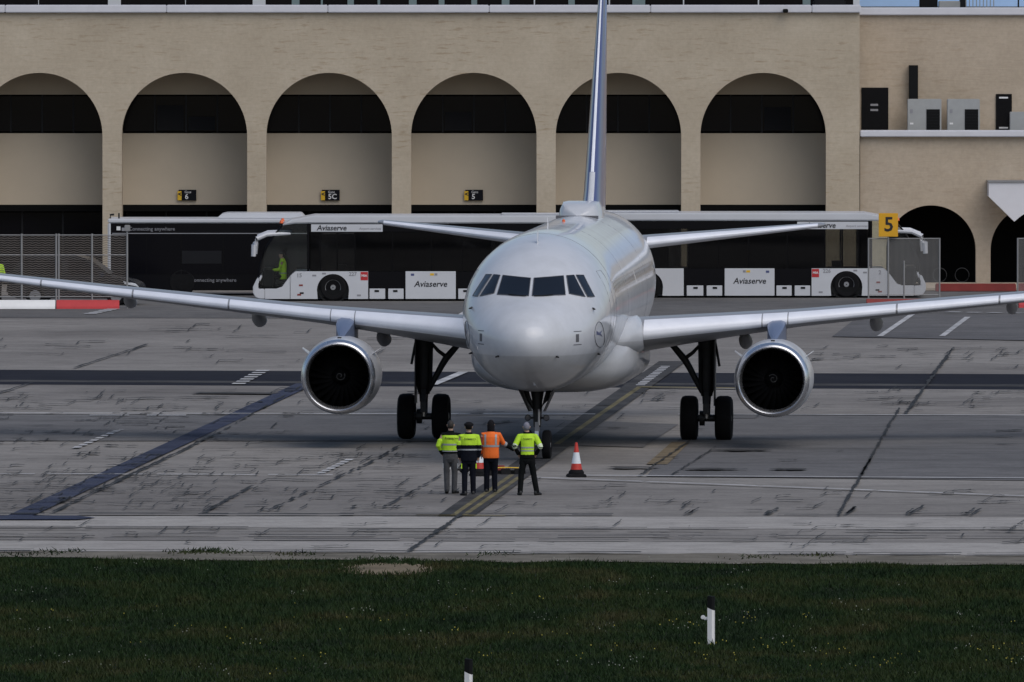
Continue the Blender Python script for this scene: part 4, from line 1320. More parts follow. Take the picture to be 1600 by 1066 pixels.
# ------------------------------------------------------------------ mesh fences, barriers, stand sign
def mesh_panel(t, x0, x1, z0, z1, pitch=0.062, wire=0.011, rip=0.012, m='mesh_metal'):
    b = B()
    z = z0 + pitch
    while z < z1:
        # rippled horizontal strands of expanded metal
        n = max(6, int((x1 - x0) / 0.11))
        top, bot = [], []
        for i in range(n + 1):
            x = x0 + (x1 - x0) * i / n
            dz = rip * (1 if i % 2 else -1)
            top.append((x, 0.004 * (1 if i % 2 else -1), z + dz + wire))
            bot.append((x, 0.004 * (1 if i % 2 else -1), z + dz - wire))
        vt = [b.bm.verts.new(p) for p in top]
        vb = [b.bm.verts.new(p) for p in bot]
        for i in range(n):
            b.bm.faces.new((vb[i], vb[i + 1], vt[i + 1], vt[i]))
        z += pitch
    o = b.build('wire_mesh', m, t, kind='stuff')
    return o

YFn = gp(0, 483).y
def fence():
    k = YFn / FPX
    t = thing('mesh_fence', 'brown grey wire mesh fence on posts behind the striped barrier at left', 'fence', (0, YFn + 0.35, 0))
    zt = bz(367, YFn)
    posts = [-420, -350, -280, -210, -140, -70, 33, 87, 91, 143, 198]
    for i, px in enumerate(posts):
        x = (px - CX) * k
        tall = zt + (0.28 if px == 198 else 0.03)
        B().tube([(x, 0, 0), (x, 0, tall)], 0.035, 8).build('post', 'post_metal', t, smooth=True)
    x0, x1 = (posts[0] - CX) * k, (198 - CX) * k
    for z in (zt - 0.02, bz(399, YFn), 0.42):
        B().tube([(x0, 0, z), (x1, 0, z)], 0.02, 6).build('rail', 'post_metal', t)
    for a, c in zip(posts[:-1], posts[1:]):
        if c - a > 8:
            mesh_panel(t, (a - CX) * k + .04, (c - CX) * k - .04, 0.42, zt - 0.03)
    B().box((194 - CX) * k, (203 - CX) * k, -0.08, -0.02, bz(362, YFn), bz(352, YFn)).build('floodlight', 'post_metal', t, bevel=0.02)
fence()
def barrier_block(x0, x1, Y, h, m, label, group):
    hw = (x1 - x0) / 2
    b = B()
    b.prism([(-0.28, 0), (0.28, 0), (0.25, h * .3), (0.15, h * .8), (0.12, h), (-0.12, h), (-0.15, h * .8), (-0.25, h * .3)], -hw + 0.01, hw - 0.01, 'x')
    o = b.build('barrier_block', m, bevel=0.015)
    o.location = ((x0 + x1) / 2, Y, 0)
    return tag(o, label, 'barrier', group)
kf = YFn / FPX
hb = bz(469, YFn)
xs = [(187 - CX) * kf - 2.25 * i for i in range(0, 9)]
for i in range(8):
    lb = {0: 'bright red barrier block at the right end of the fence foot', 1: 'white barrier block beside the bright red one at fence foot'}.get(i, ('red' if i % 2 == 0 else 'white') + ' barrier block further left in the row under the mesh fence')
    if i < 3:
        barrier_block(xs[i + 1] + .01, xs[i] - .01, YFn, hb, 'red_paint' if i % 2 == 0 else 'white_paint', lb, 'red and white barriers under the fence')

def screen(px0, px1, py0, py1, label, diag=True):
    g = gp((px0 + px1) / 2, py1)
    Y = g.y
    k = Y / FPX
    t = thing('mesh_screen', label, 'mesh screen', (g.x, Y, 0), group='mesh screens on the right')
    hw = (px1 - px0) / 2 * k
    h = bz(py0, Y)
    for x in (-hw, hw, 0.0):
        B().tube([(x, 0, 0.0), (x, 0, h if x else h * .65)], 0.03, 8).build('post', 'post_metal', t, smooth=True)
    for z in (h - 0.02, 0.3):
        B().tube([(-hw, 0, z), (hw, 0, z)], 0.02, 6).build('rail', 'post_metal', t)
    mesh_panel(t, -hw + .035, hw - .035, 0.3, h - .03, 0.034, 0.0062, 0.002, 'mesh_grey')
    return t, g, k, hw, h
scr, sg, sk, shw, shh = screen(1357, 1468, 372, 474, 'grey mesh screen standing before the right bus nose')
screen(1590, 1702, 372, 474, 'grey mesh screen at the right edge before the second low arch')
barrier_block(sg.x - shw - .1, sg.x + shw * .6, sg.y - 0.45, 0.17, 'red_dull', 'low red barrier at the foot of the right mesh screen', 'red barriers at right')
barrier_block(bx(1588, 476), bx(1690, 476), 474.0, 0.4, 'red_paint', 'low red barrier by the right edge behind the wing', 'red barriers at right')
st = thing('stand_sign', 'amber stand sign with black number 5 on a post by right bus', 'sign', ((1388 - CX) * sk, sg.y - 0.12, 0))
zc, hh = bz(351.5, sg.y), 0.42
B().tube([(0, 0.03, 0), (0, 0.03, zc)], 0.03, 8).build('post', 'post_metal', st, smooth=True)
B().box(-0.345, 0.345, -0.04, -0.002, zc - hh, zc + hh).build('sign_board', 'sign_amber', st, bevel=0.01)
text_mesh('5', 0.72, 'text_black', 'number', st, (0.02, -0.046, zc), depth=0.003, bold=0.012)

# dark car nosing out behind the fence
def car():
    g = gp(222, 479)
    t = thing('parked_car', 'dark car nosing out from behind the mesh fence', 'car', (g.x, g.y + 1.6, 0), R(-6))
    # local: front at x=0, body towards -x
    side = [(0.0, .35), (.02, .62), (-.12, .80), (-.35, .90), (-1.15, 1.05), (-1.95, 1.66), (-2.3, 1.78), (-4.2, 1.76), (-4.75, 1.1), (-4.8, .4), (-4.4, .25), (-.3, .25)]
    low = [(0.0, .35), (.02, .62), (-.12, .80), (-.35, .90), (-1.15, 1.05), (-4.72, 1.08), (-4.8, .4), (-4.4, .25), (-.3, .25)]
    B().prism(low, -0.9, 0.9).build('body', 'car_paint', t, smooth=True, bevel=0.07)
    cab = [(-1.15, 1.052), (-1.95, 1.66), (-2.3, 1.78), (-4.2, 1.76), (-4.7, 1.082)]
    B().prism(cab, -0.78, 0.78).build('cabin', 'car_paint', t, bevel=0.08)
    b = B()
    b.face([(-1.17, -.7, 1.09), (-1.17, .7, 1.09), (-1.93, .68, 1.665), (-1.93, -.68, 1.665)])
    o = b.build('windscreen', 'dark_glass', t)
    o.location = (0.035, 0, 0.035)
    for s_ in (-1, 1):
        for (a, c) in ((-1.45, -2.65), (-2.75, -4.25)):
            B().prism([(a - .05, 1.14), (a - .55 if a > -2 else a - .05, 1.62), (c + .05, 1.66), (c + .05, 1.14)], s_ * .783, s_ * .792).build('side_window', 'dark_glass', t)
        hl = B().prism([(-.03, .66), (-.16, .79), (-.62, .88), (-.55, .76)], s_ * .62, s_ * .915).build('headlight', 'lamp_clear', t, bevel=0.015)
        for wx in (-.85, -3.75):
            wt = B().lathe([(.02, -.1), (.2, -.1), (.30, -.11), (.34, -.06), (.34, .08), (.30, .11), (.02, .11)], 'y', (0, 0, 0), 24, True).build('wheel', 'rubber', t, smooth=True, loc=(wx, s_ * .83, .34))
            B().lathe([(.02, s_ * .115), (.2, s_ * .115), (.21, s_ * .09)], 'y', (0, 0, 0), 18).build('rim', 'grey_metal', wt)
        B().tube([(-1.3, s_ * .9, 1.05), (-1.35, s_ * 1.05, 1.1)], [.04, .09], 8).build('mirror', 'car_paint', t, smooth=True)
    B().box(.0, .035, -.5, .5, .45, .62).build('grille', 'black_matte', t)
car()

# ------------------------------------------------------------------ cones, chock gear, marker posts
def cone(loc, label):
    t = thing('traffic_cone', label, 'traffic cone', loc, R(8), 'traffic cones on the stand')
    H = .86
    r = lambda z: .17 - (.17 - .028) * (z - .06) / (H - .06)
    bs = B()
    bs.loft([[(s * a, q * a, z) for s, q in ((-1, -1), (1, -1), (1, 1), (-1, 1))] for z, a in ((0, .235), (.06, .225), (.085, .19))])
    bs.build('base', 'rubber', t, bevel=.012)
    lo = B()
    lo.lathe([(r(.086), .086), (r(.34), .34)], 'z', n=24).build('lower_sleeve', 'cone_red', t, smooth=True)
    B().lathe([(r(.34), .3405), (r(.62), .6195)], 'z', n=24).build('white_band', 'cone_white', t, smooth=True)
    B().lathe([(r(.62), .62), (r(H) + .004, H), (.012, H + .012)], 'z', n=24).build('tip', 'cone_red', t, smooth=True)
    B().lathe([(.2, .088), (.195, .13), (r(.2) + .004, .19)], 'z', n=24).build('weight_collar', 'rubber', t, smooth=True)
    return t
cone(gp(900.5, 745.5), 'red and white cone standing alone right of the nose wheel')
cone(gp(749, 744), 'red and white cone half hidden between the standing crew')

ck = thing('wheel_chocks', 'black chock tray with yellow stripe on the ground behind the crew', 'chocks', gp(790, 743), R(5))
for x in (-.32, .0, .34):
    B().prism([(-.13, 0), (.13, 0), (.04, .17), (-.04, .17)], x - .12, x + .12, 'x').build('chock', 'rubber', ck, bevel=.01)
B().tube([(-.45, -.02, .185), (0, .0, .2), (.46, -.02, .185)], .016, 6).build('rope', 'sign_yellow', ck)
B().box(-.5, .52, .16, .3, .0, .12).build('tray', 'black_matte', ck, bevel=.01)
bar = thing('tow_bar', 'low black tow bar lying behind the crew near the nose wheel', 'tow bar', gp(760, 741), R(4))
B().tube([(-.75, 0, .14), (0.3, 0, .14)], .05, 8).build('shaft', 'gear_dark', bar, smooth=True)
for wx in (-.55, -.3):
    B().lathe([(.02, -.05), (.13, -.05), (.14, 0), (.13, .05), (.02, .05)], 'y', (wx, .12, .14), 16, True).build('wheel', 'rubber', bar, smooth=True)
B().box(.28, .46, -.09, .09, .06, .22).build('coupling', 'red_dull', bar, bevel=.01)

def marker_post(px, ybase, label, bracket):
    g = gp(px, ybase)
    t = thing('marker_post', label, 'marker post', g, R(-14), 'edge marker posts in the grass')
    a = [(-.062, -.05), (.03, -.06), (.065, -.02), (.065, .05), (-.062, .05)]
    zw0, zw1, zt = .72, .665, .95
    f = lambda x: zw0 + (zw1 - zw0) * (x + .062) / .127
    b = B()
    b.loft([[(x, y, 0) for x, y in a], [(x, y, f(x)) for x, y in a]])
    b.build('white_post', 'white_paint', t)
    f2_ = lambda x: zt - .012 * (x + .062) / .127
    b = B()
    b.loft([[(x, y, f(x) + .001) for x, y in a], [(x, y, f2_(x)) for x, y in a]])
    b.build('black_top', 'black_matte', t)
    if bracket:
        B().box(-.15, -.063, -.02, .02, .475, .535).build('bracket', 'text_white', t, bevel=.012)
        B().lathe([(.001, -.03), (.04, -.028), (.04, .02), (.001, .022)], 'y', (-.16, 0, .53), 12).build('reflector', 'text_white', t)
marker_post(1111, 1007, 'black topped white marker post with small side reflector in grass', True)
marker_post(732, 1112, 'black topped marker post cut off by the bottom edge', False)

# ------------------------------------------------------------------ the airliner
YAW, GY = R(3.5), 360.0
T0 = 17.71
ac0 = thing('airliner', 'white twin engine airliner parked nose towards the crew', 'airliner', ((883.0 - CX) * GY / FPX, GY, 0), -YAW, ry=R(0.28))
# tables by distance t aft of the nose tip: top z, bottom z, half width, z of max width
TT = [0, .05, .12, .25, .45, .7, 1.0, 1.4, 1.8, 2.3, 2.8, 3.4, 4.2, 5.2, 6.2, 7.5, 12, 24, 26, 28, 30, 32, 34, 35.5, 37.0, 37.57]
TOP = [3.20, 3.42, 3.53, 3.66, 3.80, 3.94, 4.07, 4.21, 4.36, 4.62, 4.90, 5.19, 5.47, 5.69, 5.81, 5.87, 5.88, 5.88, 5.88, 5.87, 5.85, 5.82, 5.76, 5.68, 5.5, 5.3]
BOT = [3.20, 2.98, 2.86, 2.72, 2.57, 2.43, 2.31, 2.18, 2.08, 1.98, 1.90, 1.84, 1.79, 1.76, 1.75, 1.74, 1.74, 1.74, 1.86, 2.18, 2.62, 3.14, 3.74, 4.22, 4.7, 4.95]
HWD = [0, .24, .38, .56, .74, .92, 1.09, 1.27, 1.42, 1.57, 1.69, 1.79, 1.88, 1.945, 1.97, 1.975, 1.975, 1.975, 1.965, 1.90, 1.76, 1.52, 1.18, .86, .46, .22]
ZC = [3.20, 3.20, 3.20, 3.20, 3.21, 3.24, 3.27, 3.32, 3.38, 3.47, 3.56, 3.65, 3.73, 3.79, 3.81, 3.82, 3.82, 3.82, 3.86, 3.98, 4.16, 4.36, 4.62, 4.82, 5.05, 5.12]
def smooth_interp(t, xs, ys):
    # monotone cubic on sqrt-spaced parameter for the blunt nose
    f = lambda q: math.sqrt(q) if q < 9 else 3 + (q - 9) / 6.0
    X = [f(q) for q in xs]
    u = f(t)
    i = max(0, min(len(X) - 2, next((k for k in range(len(X) - 1) if u <= X[k + 1]), len(X) - 2)))
    h = X[i + 1] - X[i]
    d = [(ys[k + 1] - ys[k]) / (X[k + 1] - X[k]) for k in range(len(X) - 1)]
    def tang(k):
        if k == 0:
            return d[0]
        if k == len(X) - 1:
            return d[-1]
        return 0 if d[k - 1] * d[k] <= 0 else 2 * d[k - 1] * d[k] / (d[k - 1] + d[k])
    s = (u - X[i]) / h
    return ys[i] * (2 * s ** 3 - 3 * s ** 2 + 1) + h * tang(i) * (s ** 3 - 2 * s ** 2 + s) + ys[i + 1] * (-2 * s ** 3 + 3 * s ** 2) + h * tang(i + 1) * (s ** 3 - s ** 2)
def fsec(t, n=72):
    top, bot, hw, zc = (smooth_interp(t, TT, q) for q in (TOP, BOT, HWD, ZC))
    r = []
    for k in range(n):
        a = 2 * math.pi * k / n
        x = hw * math.cos(a)
        z = zc + ((top - zc) if math.sin(a) > 0 else (zc - bot)) * math.sin(a)
        r.append((x, t - T0, z))
    return r
ts = [0.0015] + [3.2 * (i / 34) ** 2 for i in range(2, 35)] + [3.5 + .3 * i for i in range(10)] + [7 + i for i in range(1, 18)] + [24.5 + .5 * i for i in range(27)]
ts = [q for q in ts if q <= 37.57]
b = B()
b.loft([fsec(q) for q in ts])
bmesh.ops.recalc_face_normals(b.bm, faces=b.bm.faces)
bvh = BVHTree.FromBMesh(b.bm)
fus = b.build('fuselage', 'fuselage_paint', ac0, smooth='all')

def on_skin(x, z, push=0.006, y0=-30, direction=(0, 1, 0)):
    h = bvh.ray_cast(Vector((x, y0, z)), Vector(direction))
    if h[0] is None:
        return Vector((x, -T0 + 3.0, z))
    return h[0] + h[1] * push
def skin_quad(name, c4, m, push=0.008, n=8, parent=ac0, border=0.0):
    """four corners (x,z) in front view, laid on the fuselage skin"""
    P0, P1, P2, P3 = [Vector(p) for p in c4]
    b = B()
    g = []
    for i in range(n + 1):
        row = []
        for j in range(n + 1):
            u, v = i / n, j / n
            q = P0.lerp(P1, u).lerp(P3.lerp(P2, u), v)
            row.append(b.bm.verts.new(on_skin(q.x, q.y, push)))
        g.append(row)
    for i in range(n):
        for j in range(n):
            b.bm.faces.new((g[i][j], g[i + 1][j], g[i + 1][j + 1], g[i][j + 1]))
    return b.build(name, m, parent, smooth='all')
zpx = lambda y: CH - (y + 170) / 61.0
KX = 1 / 61.0
fr4 = [(2.6, 436.0), (47.5, 432.6), (53.3, 461.3), (2.6, 462.6)]
md4 = [(51.8, 432.6), (62.8, 432.0), (82.2, 464.8), (58.6, 459.6)]
ot4 = [(65.6, 432.0), (76.5, 432.6), (95.5, 465.4), (85.6, 465.2)]
for s_ in (-1, 1):
    for q4 in (fr4, md4, ot4):
        skin_quad('cockpit_window', [(s_ * x * KX, zpx(y)) for x, y in q4], 'cockpit_glass', 0.012)
    # windscreen wipers
    pts = [on_skin(s_ * q * KX, zpx(yy), 0.03) for q, yy in ((6, 463.5), (20, 463.0), (34, 461.8))]
    B().tube(pts, .014, 6).build('wiper', 'black_matte', ac0)
# window seals: thin grey rims
for s_ in (-1, 1):
    for q4 in (fr4, md4, ot4):
        c = Vector((sum(p[0] for p in q4) / 4, sum(p[1] for p in q4) / 4))
        pts = []
        for a, c_ in zip(q4, q4[1:] + q4[:1]):
            for k in range(6):
                x, y = a[0] + (c_[0] - a[0]) * k / 6, a[1] + (c_[1] - a[1]) * k / 6
                pts.append(on_skin(s_ * x * KX, zpx(y), 0.012))
        pts.append(pts[0])
        B().tube(pts, .010, 5, False).build('window_seal', 'seal_grey', ac0)

def side_skin(z, t, s_, push=0.004):
    h = bvh.ray_cast(Vector((s_ * 6, t - T0, z)), Vector((-s_, 0, 0)))
    return (h[0] + h[1] * push) if h[0] is not None else Vector((s_ * 1.9, t - T0, z))
# cabin windows along both sides
for s_ in (-1, 1):
    for i in range(38):
        t_ = 6.9 + i * .533 + (0.5 if i > 18 else 0)
        b = B()
        b.face([side_skin(4.42 + .17 * math.sin(a), t_ + .115 * math.cos(a), s_) for a in (2 * math.pi * k / 12 for k in range(12))])
        b.build('cabin_window', 'cockpit_glass', ac0)
# front doors: outlined rounded rectangles
for s_ in (-1, 1):
    pts = []
    for (tt, zz_) in ((4.75, 2.95), (4.68, 3.1), (4.68, 4.75), (4.78, 4.9), (5.42, 4.9), (5.5, 4.75), (5.5, 3.1), (5.42, 2.95)):
        pts.append((tt, zz_))
    path = []
    for a, c_ in zip(pts, pts[1:] + pts[:1]):
        for k in range(8):
            path.append(side_skin(a[1] + (c_[1] - a[1]) * k / 8, a[0] + (c_[0] - a[0]) * k / 8, s_, .002))
    path.append(path[0])
    B().tube(path, .004, 5, False).build('door_seam', 'seal_grey', ac0)
    # oval service panel with a small dark bird-like emblem, low on the nose side
    ov = []
    for k in range(25):
        a = 2 * math.pi * k / 24
        ov.append(on_skin(s_ * (1.70 + .09 * math.cos(a)), 3.31 + .34 * math.sin(a), .004))
    B().tube(ov, .009, 5, False).build('panel_seam', 'seal_grey', ac0)
    em = []
    for (dx, dz) in ((-.06, .10), (-.01, .03), (.06, .09), (.02, .0), (.05, -.10), (-.01, -.03), (-.06, -.02)):
        em.append(on_skin(s_ * 1.71 + dx, 3.34 + dz, .006))
    b = B(); b.face(em); b.build('emblem', 'fin_blue', ac0)
    # probes and vents on the lower nose
    for (x, z, wx, wz) in ((1.235, 3.28, .035, .20), ):
        skin_quad('static_plate', [(s_ * (x - wx), z + wz / 2), (s_ * (x + wx), z + wz / 2), (s_ * (x + wx), z - wz / 2), (s_ * (x - wx), z - wz / 2)], 'seal_grey', .005, 3)
        for zz_ in (z + .17, z - .17):
            skin_quad('panel_mark', [(s_ * (x - .09), zz_ + .01), (s_ * (x + .09), zz_ + .01), (s_ * (x + .09), zz_ - .01), (s_ * (x - .09), zz_ - .01)], 'seal_grey', .005, 2)
    for (x, z) in ((.74, 2.83), (1.62, 2.80), (1.55, 4.0)):
        p = on_skin(s_ * x, z, .0)
        B().tube([p, p + Vector((s_ * .06, -.05, -.02)), p + Vector((s_ * .07, -.16, -.02))], [.03, .022, .012], 6).build('probe', 'gear_dark', ac0)
# radome seam
def hoop(t, r=.006, name='skin_seam', m='seal_grey'):
    pts = [Vector(p) for p in fsec(t, 64)]
    pts.append(pts[0])
    B().tube(pts, r, 4, False).build(name, m, ac0)
for t_ in (6.4, 12.2, 22.0):
    hoop(t_, .0025)
# dome antenna, blade antennas and beacon on top
rad = []
for (t_, hw, h) in ((23.2, .02, .0), (23.5, .42, .22), (23.9, .52, .34), (24.8, .56, .385), (25.9, .54, .36), (26.7, .45, .22), (27.3, .05, .0)):
    rad.append([(hw * sx_, t_ - T0, 5.80 + max(0, h) * zz_ + .06 * (zz_ > 0)) for sx_, zz_ in ((-1.1, -.05), (-1.0, .5), (-.86, .93), (-.6, 1), (.6, 1), (.86, .93), (1.0, .5), (1.1, -.05))])
b = B(); b.loft(rad); b.build('antenna_fairing', 'fuselage_paint', ac0, smooth=True)
B().box(-.58, .58, 22.9 - T0, 22.92 - T0, 5.80, 5.885).build('fairing_seam', 'seal_grey', ac0)
for (t_, z0, h) in ((4.7, 5.56, .36), (9.2, 5.87, .3)):
    B().prism([(t_ - T0, z0), (t_ + .22 - T0, z0), (t_ + .26 - T0, z0 + h), (t_ + .14 - T0, z0 + h)], -.012, .012, 'x').build('blade_antenna', 'fuselage_paint', ac0)
B().lathe([(.045, 0), (.04, .05), (.001, .08)], 'z', (0, 16.5 - T0, 5.87), 12).build('beacon', 'orange_lamp', ac0, smooth=True)
# belly fairing
bf = []
for (t_, hw, zb, zt_) in ((10.2, 1.0, 1.80, 2.6), (10.8, 1.72, 1.62, 2.95), (11.6, 2.04, 1.52, 3.16), (12.6, 2.2, 1.46, 3.28), (14, 2.26, 1.43, 3.3), (18.5, 2.24, 1.43, 3.1), (20.5, 2.0, 1.5, 2.8), (22.3, 1.4, 1.7, 2.4), (23, .8, 1.8, 2.1)):
    zc_ = zb + (zt_ - zb) * .52
    ring = []
    for k in range(40):
        a = 2 * math.pi * k / 40
        ca, sa = math.cos(a), math.sin(a)
        ring.append((hw * math.copysign(abs(ca) ** .7, ca), t_ - T0, zc_ + ((zt_ - zc_) if sa > 0 else (zc_ - zb)) * math.copysign(abs(sa) ** .8, sa)))
    bf.append(ring)
b = B(); b.loft(bf); b.build('belly_fairing', 'fuselage_paint', ac0, smooth=True)

# wings
def airfoil(c, tc, n=18, x0=0.0, x1=1.0, grow=0.0):
    up, lo = [], []
    for i in range(n + 1):
        b_ = x0 + (x1 - x0) * (1 - math.cos(math.pi * i / n)) / 2 if x0 == 0 and x1 == 1 else x0 + (x1 - x0) * (i / n) ** 2
        y = 5 * tc * (.2969 * math.sqrt(b_) - .126 * b_ - .3516 * b_ ** 2 + .2843 * b_ ** 3 - .1015 * b_ ** 4) + .0012
        cm = .018 * 4 * b_ * (1 - b_)
        up.append((b_ * c, (cm + y) * c + grow))
        lo.append((b_ * c, (cm - y) * c - grow))
    return up, lo
WST = [(0.0, 11.3, 7.4, 2.88, .155, 5.4), (1.98, 12.35, 6.25, 3.02, .15, 5.4), (6.4, 14.65, 3.95, 3.37, .12, 2.2), (12.3, 17.72, 2.55, 3.87, .115, .6), (16.9, 20.1, 1.5, 4.30, .11, -.5)]
def wst(x):
    for a, c in zip(WST[:-1], WST[1:]):
        if x <= c[0]:
            f = (x - a[0]) / (c[0] - a[0])
            return [a[k] + (c[k] - a[k]) * f for k in range(6)]
    return list(WST[-1])
def wing_ring(x, s_, x0=0.0, x1=1.0, grow=0.0):
    _, tle, c, z, tc, tw = wst(x)
    up, lo = airfoil(c, tc, 18, x0, x1, grow)
    if x1 < 1:                                   # slats reach less far under the nose than over it
        up, lo = airfoil(c, tc, 18, x0, x1 * 1.4, grow)[0], airfoil(c, tc, 18, x0, x1 * .32, grow)[1]
    loop = up[::-1] + lo[1:]
    ct, sn = math.cos(R(tw)), math.sin(R(tw))
    return [(s_ * x, tle - T0 + p * ct + q * sn, z - p * sn + q * ct) for p, q in loop]
for s_ in (-1, 1):
    b = B()
    b.loft([wing_ring(x, s_) for x in (0, 1.98, 3.2, 4.8, 6.4, 8.4, 10.4, 12.3, 14.6, 16.9)])
    b.build('wing', 'wing_grey', ac0, smooth=True)
    # slats: bright metal leading edge in lengths
    for (xa, xb) in ((2.35, 5.40), (5.43, 6.07), (6.10, 8.9), (8.95, 11.6), (11.65, 14.2), (14.25, 16.5)):
        b = B()
        st_ = [xa + (xb - xa) * k / 4 for k in range(5)]
        b.loft([wing_ring(x, s_, 0.0, 0.062, .008) for x in st_])
        b.build('slat', 'slat_metal', ac0, smooth=True)
    # flap track fairings
    for x in (4.85, 8.3, 11.9):
        _, tle, c, z, tc, tw = wst(x)
        tb = B()
        y0 = tle + .45 * c - T0
        zb = z - .42 * tc * c - math.sin(R(tw)) * .5 * c
        k_ = .82 if x < 10 else .7
        rings = []
        for (q, rw, rh, dz) in ((0, .02, .02, .05), (.35, .14, .15, -.02), (.9, .20, .24, -.12), (1.7, .22, .26, -.2), (2.5, .19, .22, -.24), (3.2, .10, .12, -.26), (3.6, .02, .02, -.26)):
            rings.append([(s_ * x + rw * k_ * math.cos(2 * math.pi * j / 14), y0 + q * k_, zb + (dz + rh * math.sin(2 * math.pi * j / 14)) * k_) for j in range(14)])
        tb.loft(rings)
        tb.build('flap_track_fairing', 'wing_under', ac0, smooth=True)
    # raised flap and aileron lines on the trailing edge (seams)
    # pointed wing root fairing ahead of the slat
    rf = []
    for (x, t_, zlo, zhi, ln) in ((1.55, 11.0, 2.45, 3.25, 3.2), (1.9, 11.4, 2.42, 3.46, 3.0), (2.15, 11.95, 2.45, 3.50, 2.4), (2.34, 12.4, 2.62, 3.30, 1.7)):
        ring = []
        for j in range(16):
            a = 2 * math.pi * j / 16
            ring.append((s_ * x, t_ - T0 + ln / 2 - ln / 2 * math.cos(a), (zlo + zhi) / 2 + (zhi - zlo) / 2 * math.sin(a)))
        rf.append(ring)
    tb = B(); tb.loft(rf); tb.build('wing_root_fairing', 'fuselage_paint', ac0, smooth=True)
    # wingtip fence
    B().prism([(20.1 - T0, 4.3), (21.0 - T0, 5.05), (21.75 - T0, 5.1), (21.6 - T0, 4.3), (21.7 - T0, 3.7), (21.1 - T0, 3.65)], s_ * 16.91, s_ * 16.96, 'x').build('wingtip_fence', 'wing_grey', ac0)
    # tailplane
    b = B()
    rr = []
    for (x, tle, c, z, tc) in ((.2, 30.9, 4.2, 4.80, .105), (1.2, 31.5, 3.7, 4.88, .105), (6.15, 34.6, 1.35, 5.36, .10), (6.28, 34.9, 1.0, 5.375, .05)):
        up, lo = airfoil(c, tc)
        rr.append([(s_ * x, tle - T0 + p, z + q - p * .02) for p, q in up[::-1] + lo[1:]])
    b.loft(rr)
    b.build('tailplane', 'wing_grey', ac0, smooth=True)
    b = B()
    rr = []
    for (x, tle, c, z, tc) in ((1.45, 31.655, 3.58, 4.905, .105), (3.8, 33.13, 2.46, 5.13, .10), (6.1, 34.57, 1.37, 5.355, .10)):
        up, lo = airfoil(c, tc, 10, 0, .10, .007)
        rr.append([(s_ * x, tle - T0 + p, z + q - p * .02) for p, q in up[::-1] + lo[1:]])
    b.loft(rr)
    b.build('tailplane_edge', 'slat_metal', ac0, smooth=True)

# fin
def fin_ring(z, f, c, tle, tc, x0=0, x1=1, grow=0.0):
    up, lo = airfoil(c, tc, 16, x0, x1, grow)
    return [((q if False else q - .0), tle - T0 + p, z) for p, q in [(p, q - .018 * 4 * (p / c) * (1 - p / c) * c) for p, q in up[::-1] + lo[1:]]]
FST = [(5.55, 28.6, 6.9, .085), (6.2, 29.6, 6.2, .09), (7.2, 30.6, 5.35, .095), (9.5, 32.5, 3.9, .092), (11.76, 34.4, 2.45, .088)]
def fst(z):
    for a, c in zip(FST[:-1], FST[1:]):
        if z <= c[0]:
            f = (z - a[0]) / (c[0] - a[0])
            return [a[k] + (c[k] - a[k]) * f for k in range(4)]
    return list(FST[-1])
b = B()
b.loft([fin_ring(q[0], 0, q[2], q[1], q[3]) for q in (fst(z) for z in (5.95, 6.4, 6.9, 7.5, 8.5, 9.5, 10.6, 11.76))])
b.build('fin', 'fin_blue', ac0, smooth=True)
b = B()
b.loft([fin_ring(q[0], 0, q[2], q[1], q[3]) for q in (fst(z) for z in (5.55, 5.7, 5.8, 5.949))])
b.build('fin_root', 'fuselage_paint', ac0, smooth=True)
b = B()
b.loft([fin_ring(q[0], 0, q[2], q[1], q[3], 0, .0022, .003) for q in (fst(z) for z in (6.92, 8, 9.5, 10.6, 11.7))])
b.build('fin_edge', 'slat_metal', ac0, smooth=True)
b = B()
b.loft([fin_ring(q[0], 0, q[2], q[1], q[3], 0, .008, .005) for q in (fst(z) for z in (5.96, 6.4, 6.915))])
b.build('fin_edge', 'fuselage_paint', ac0, smooth=True)

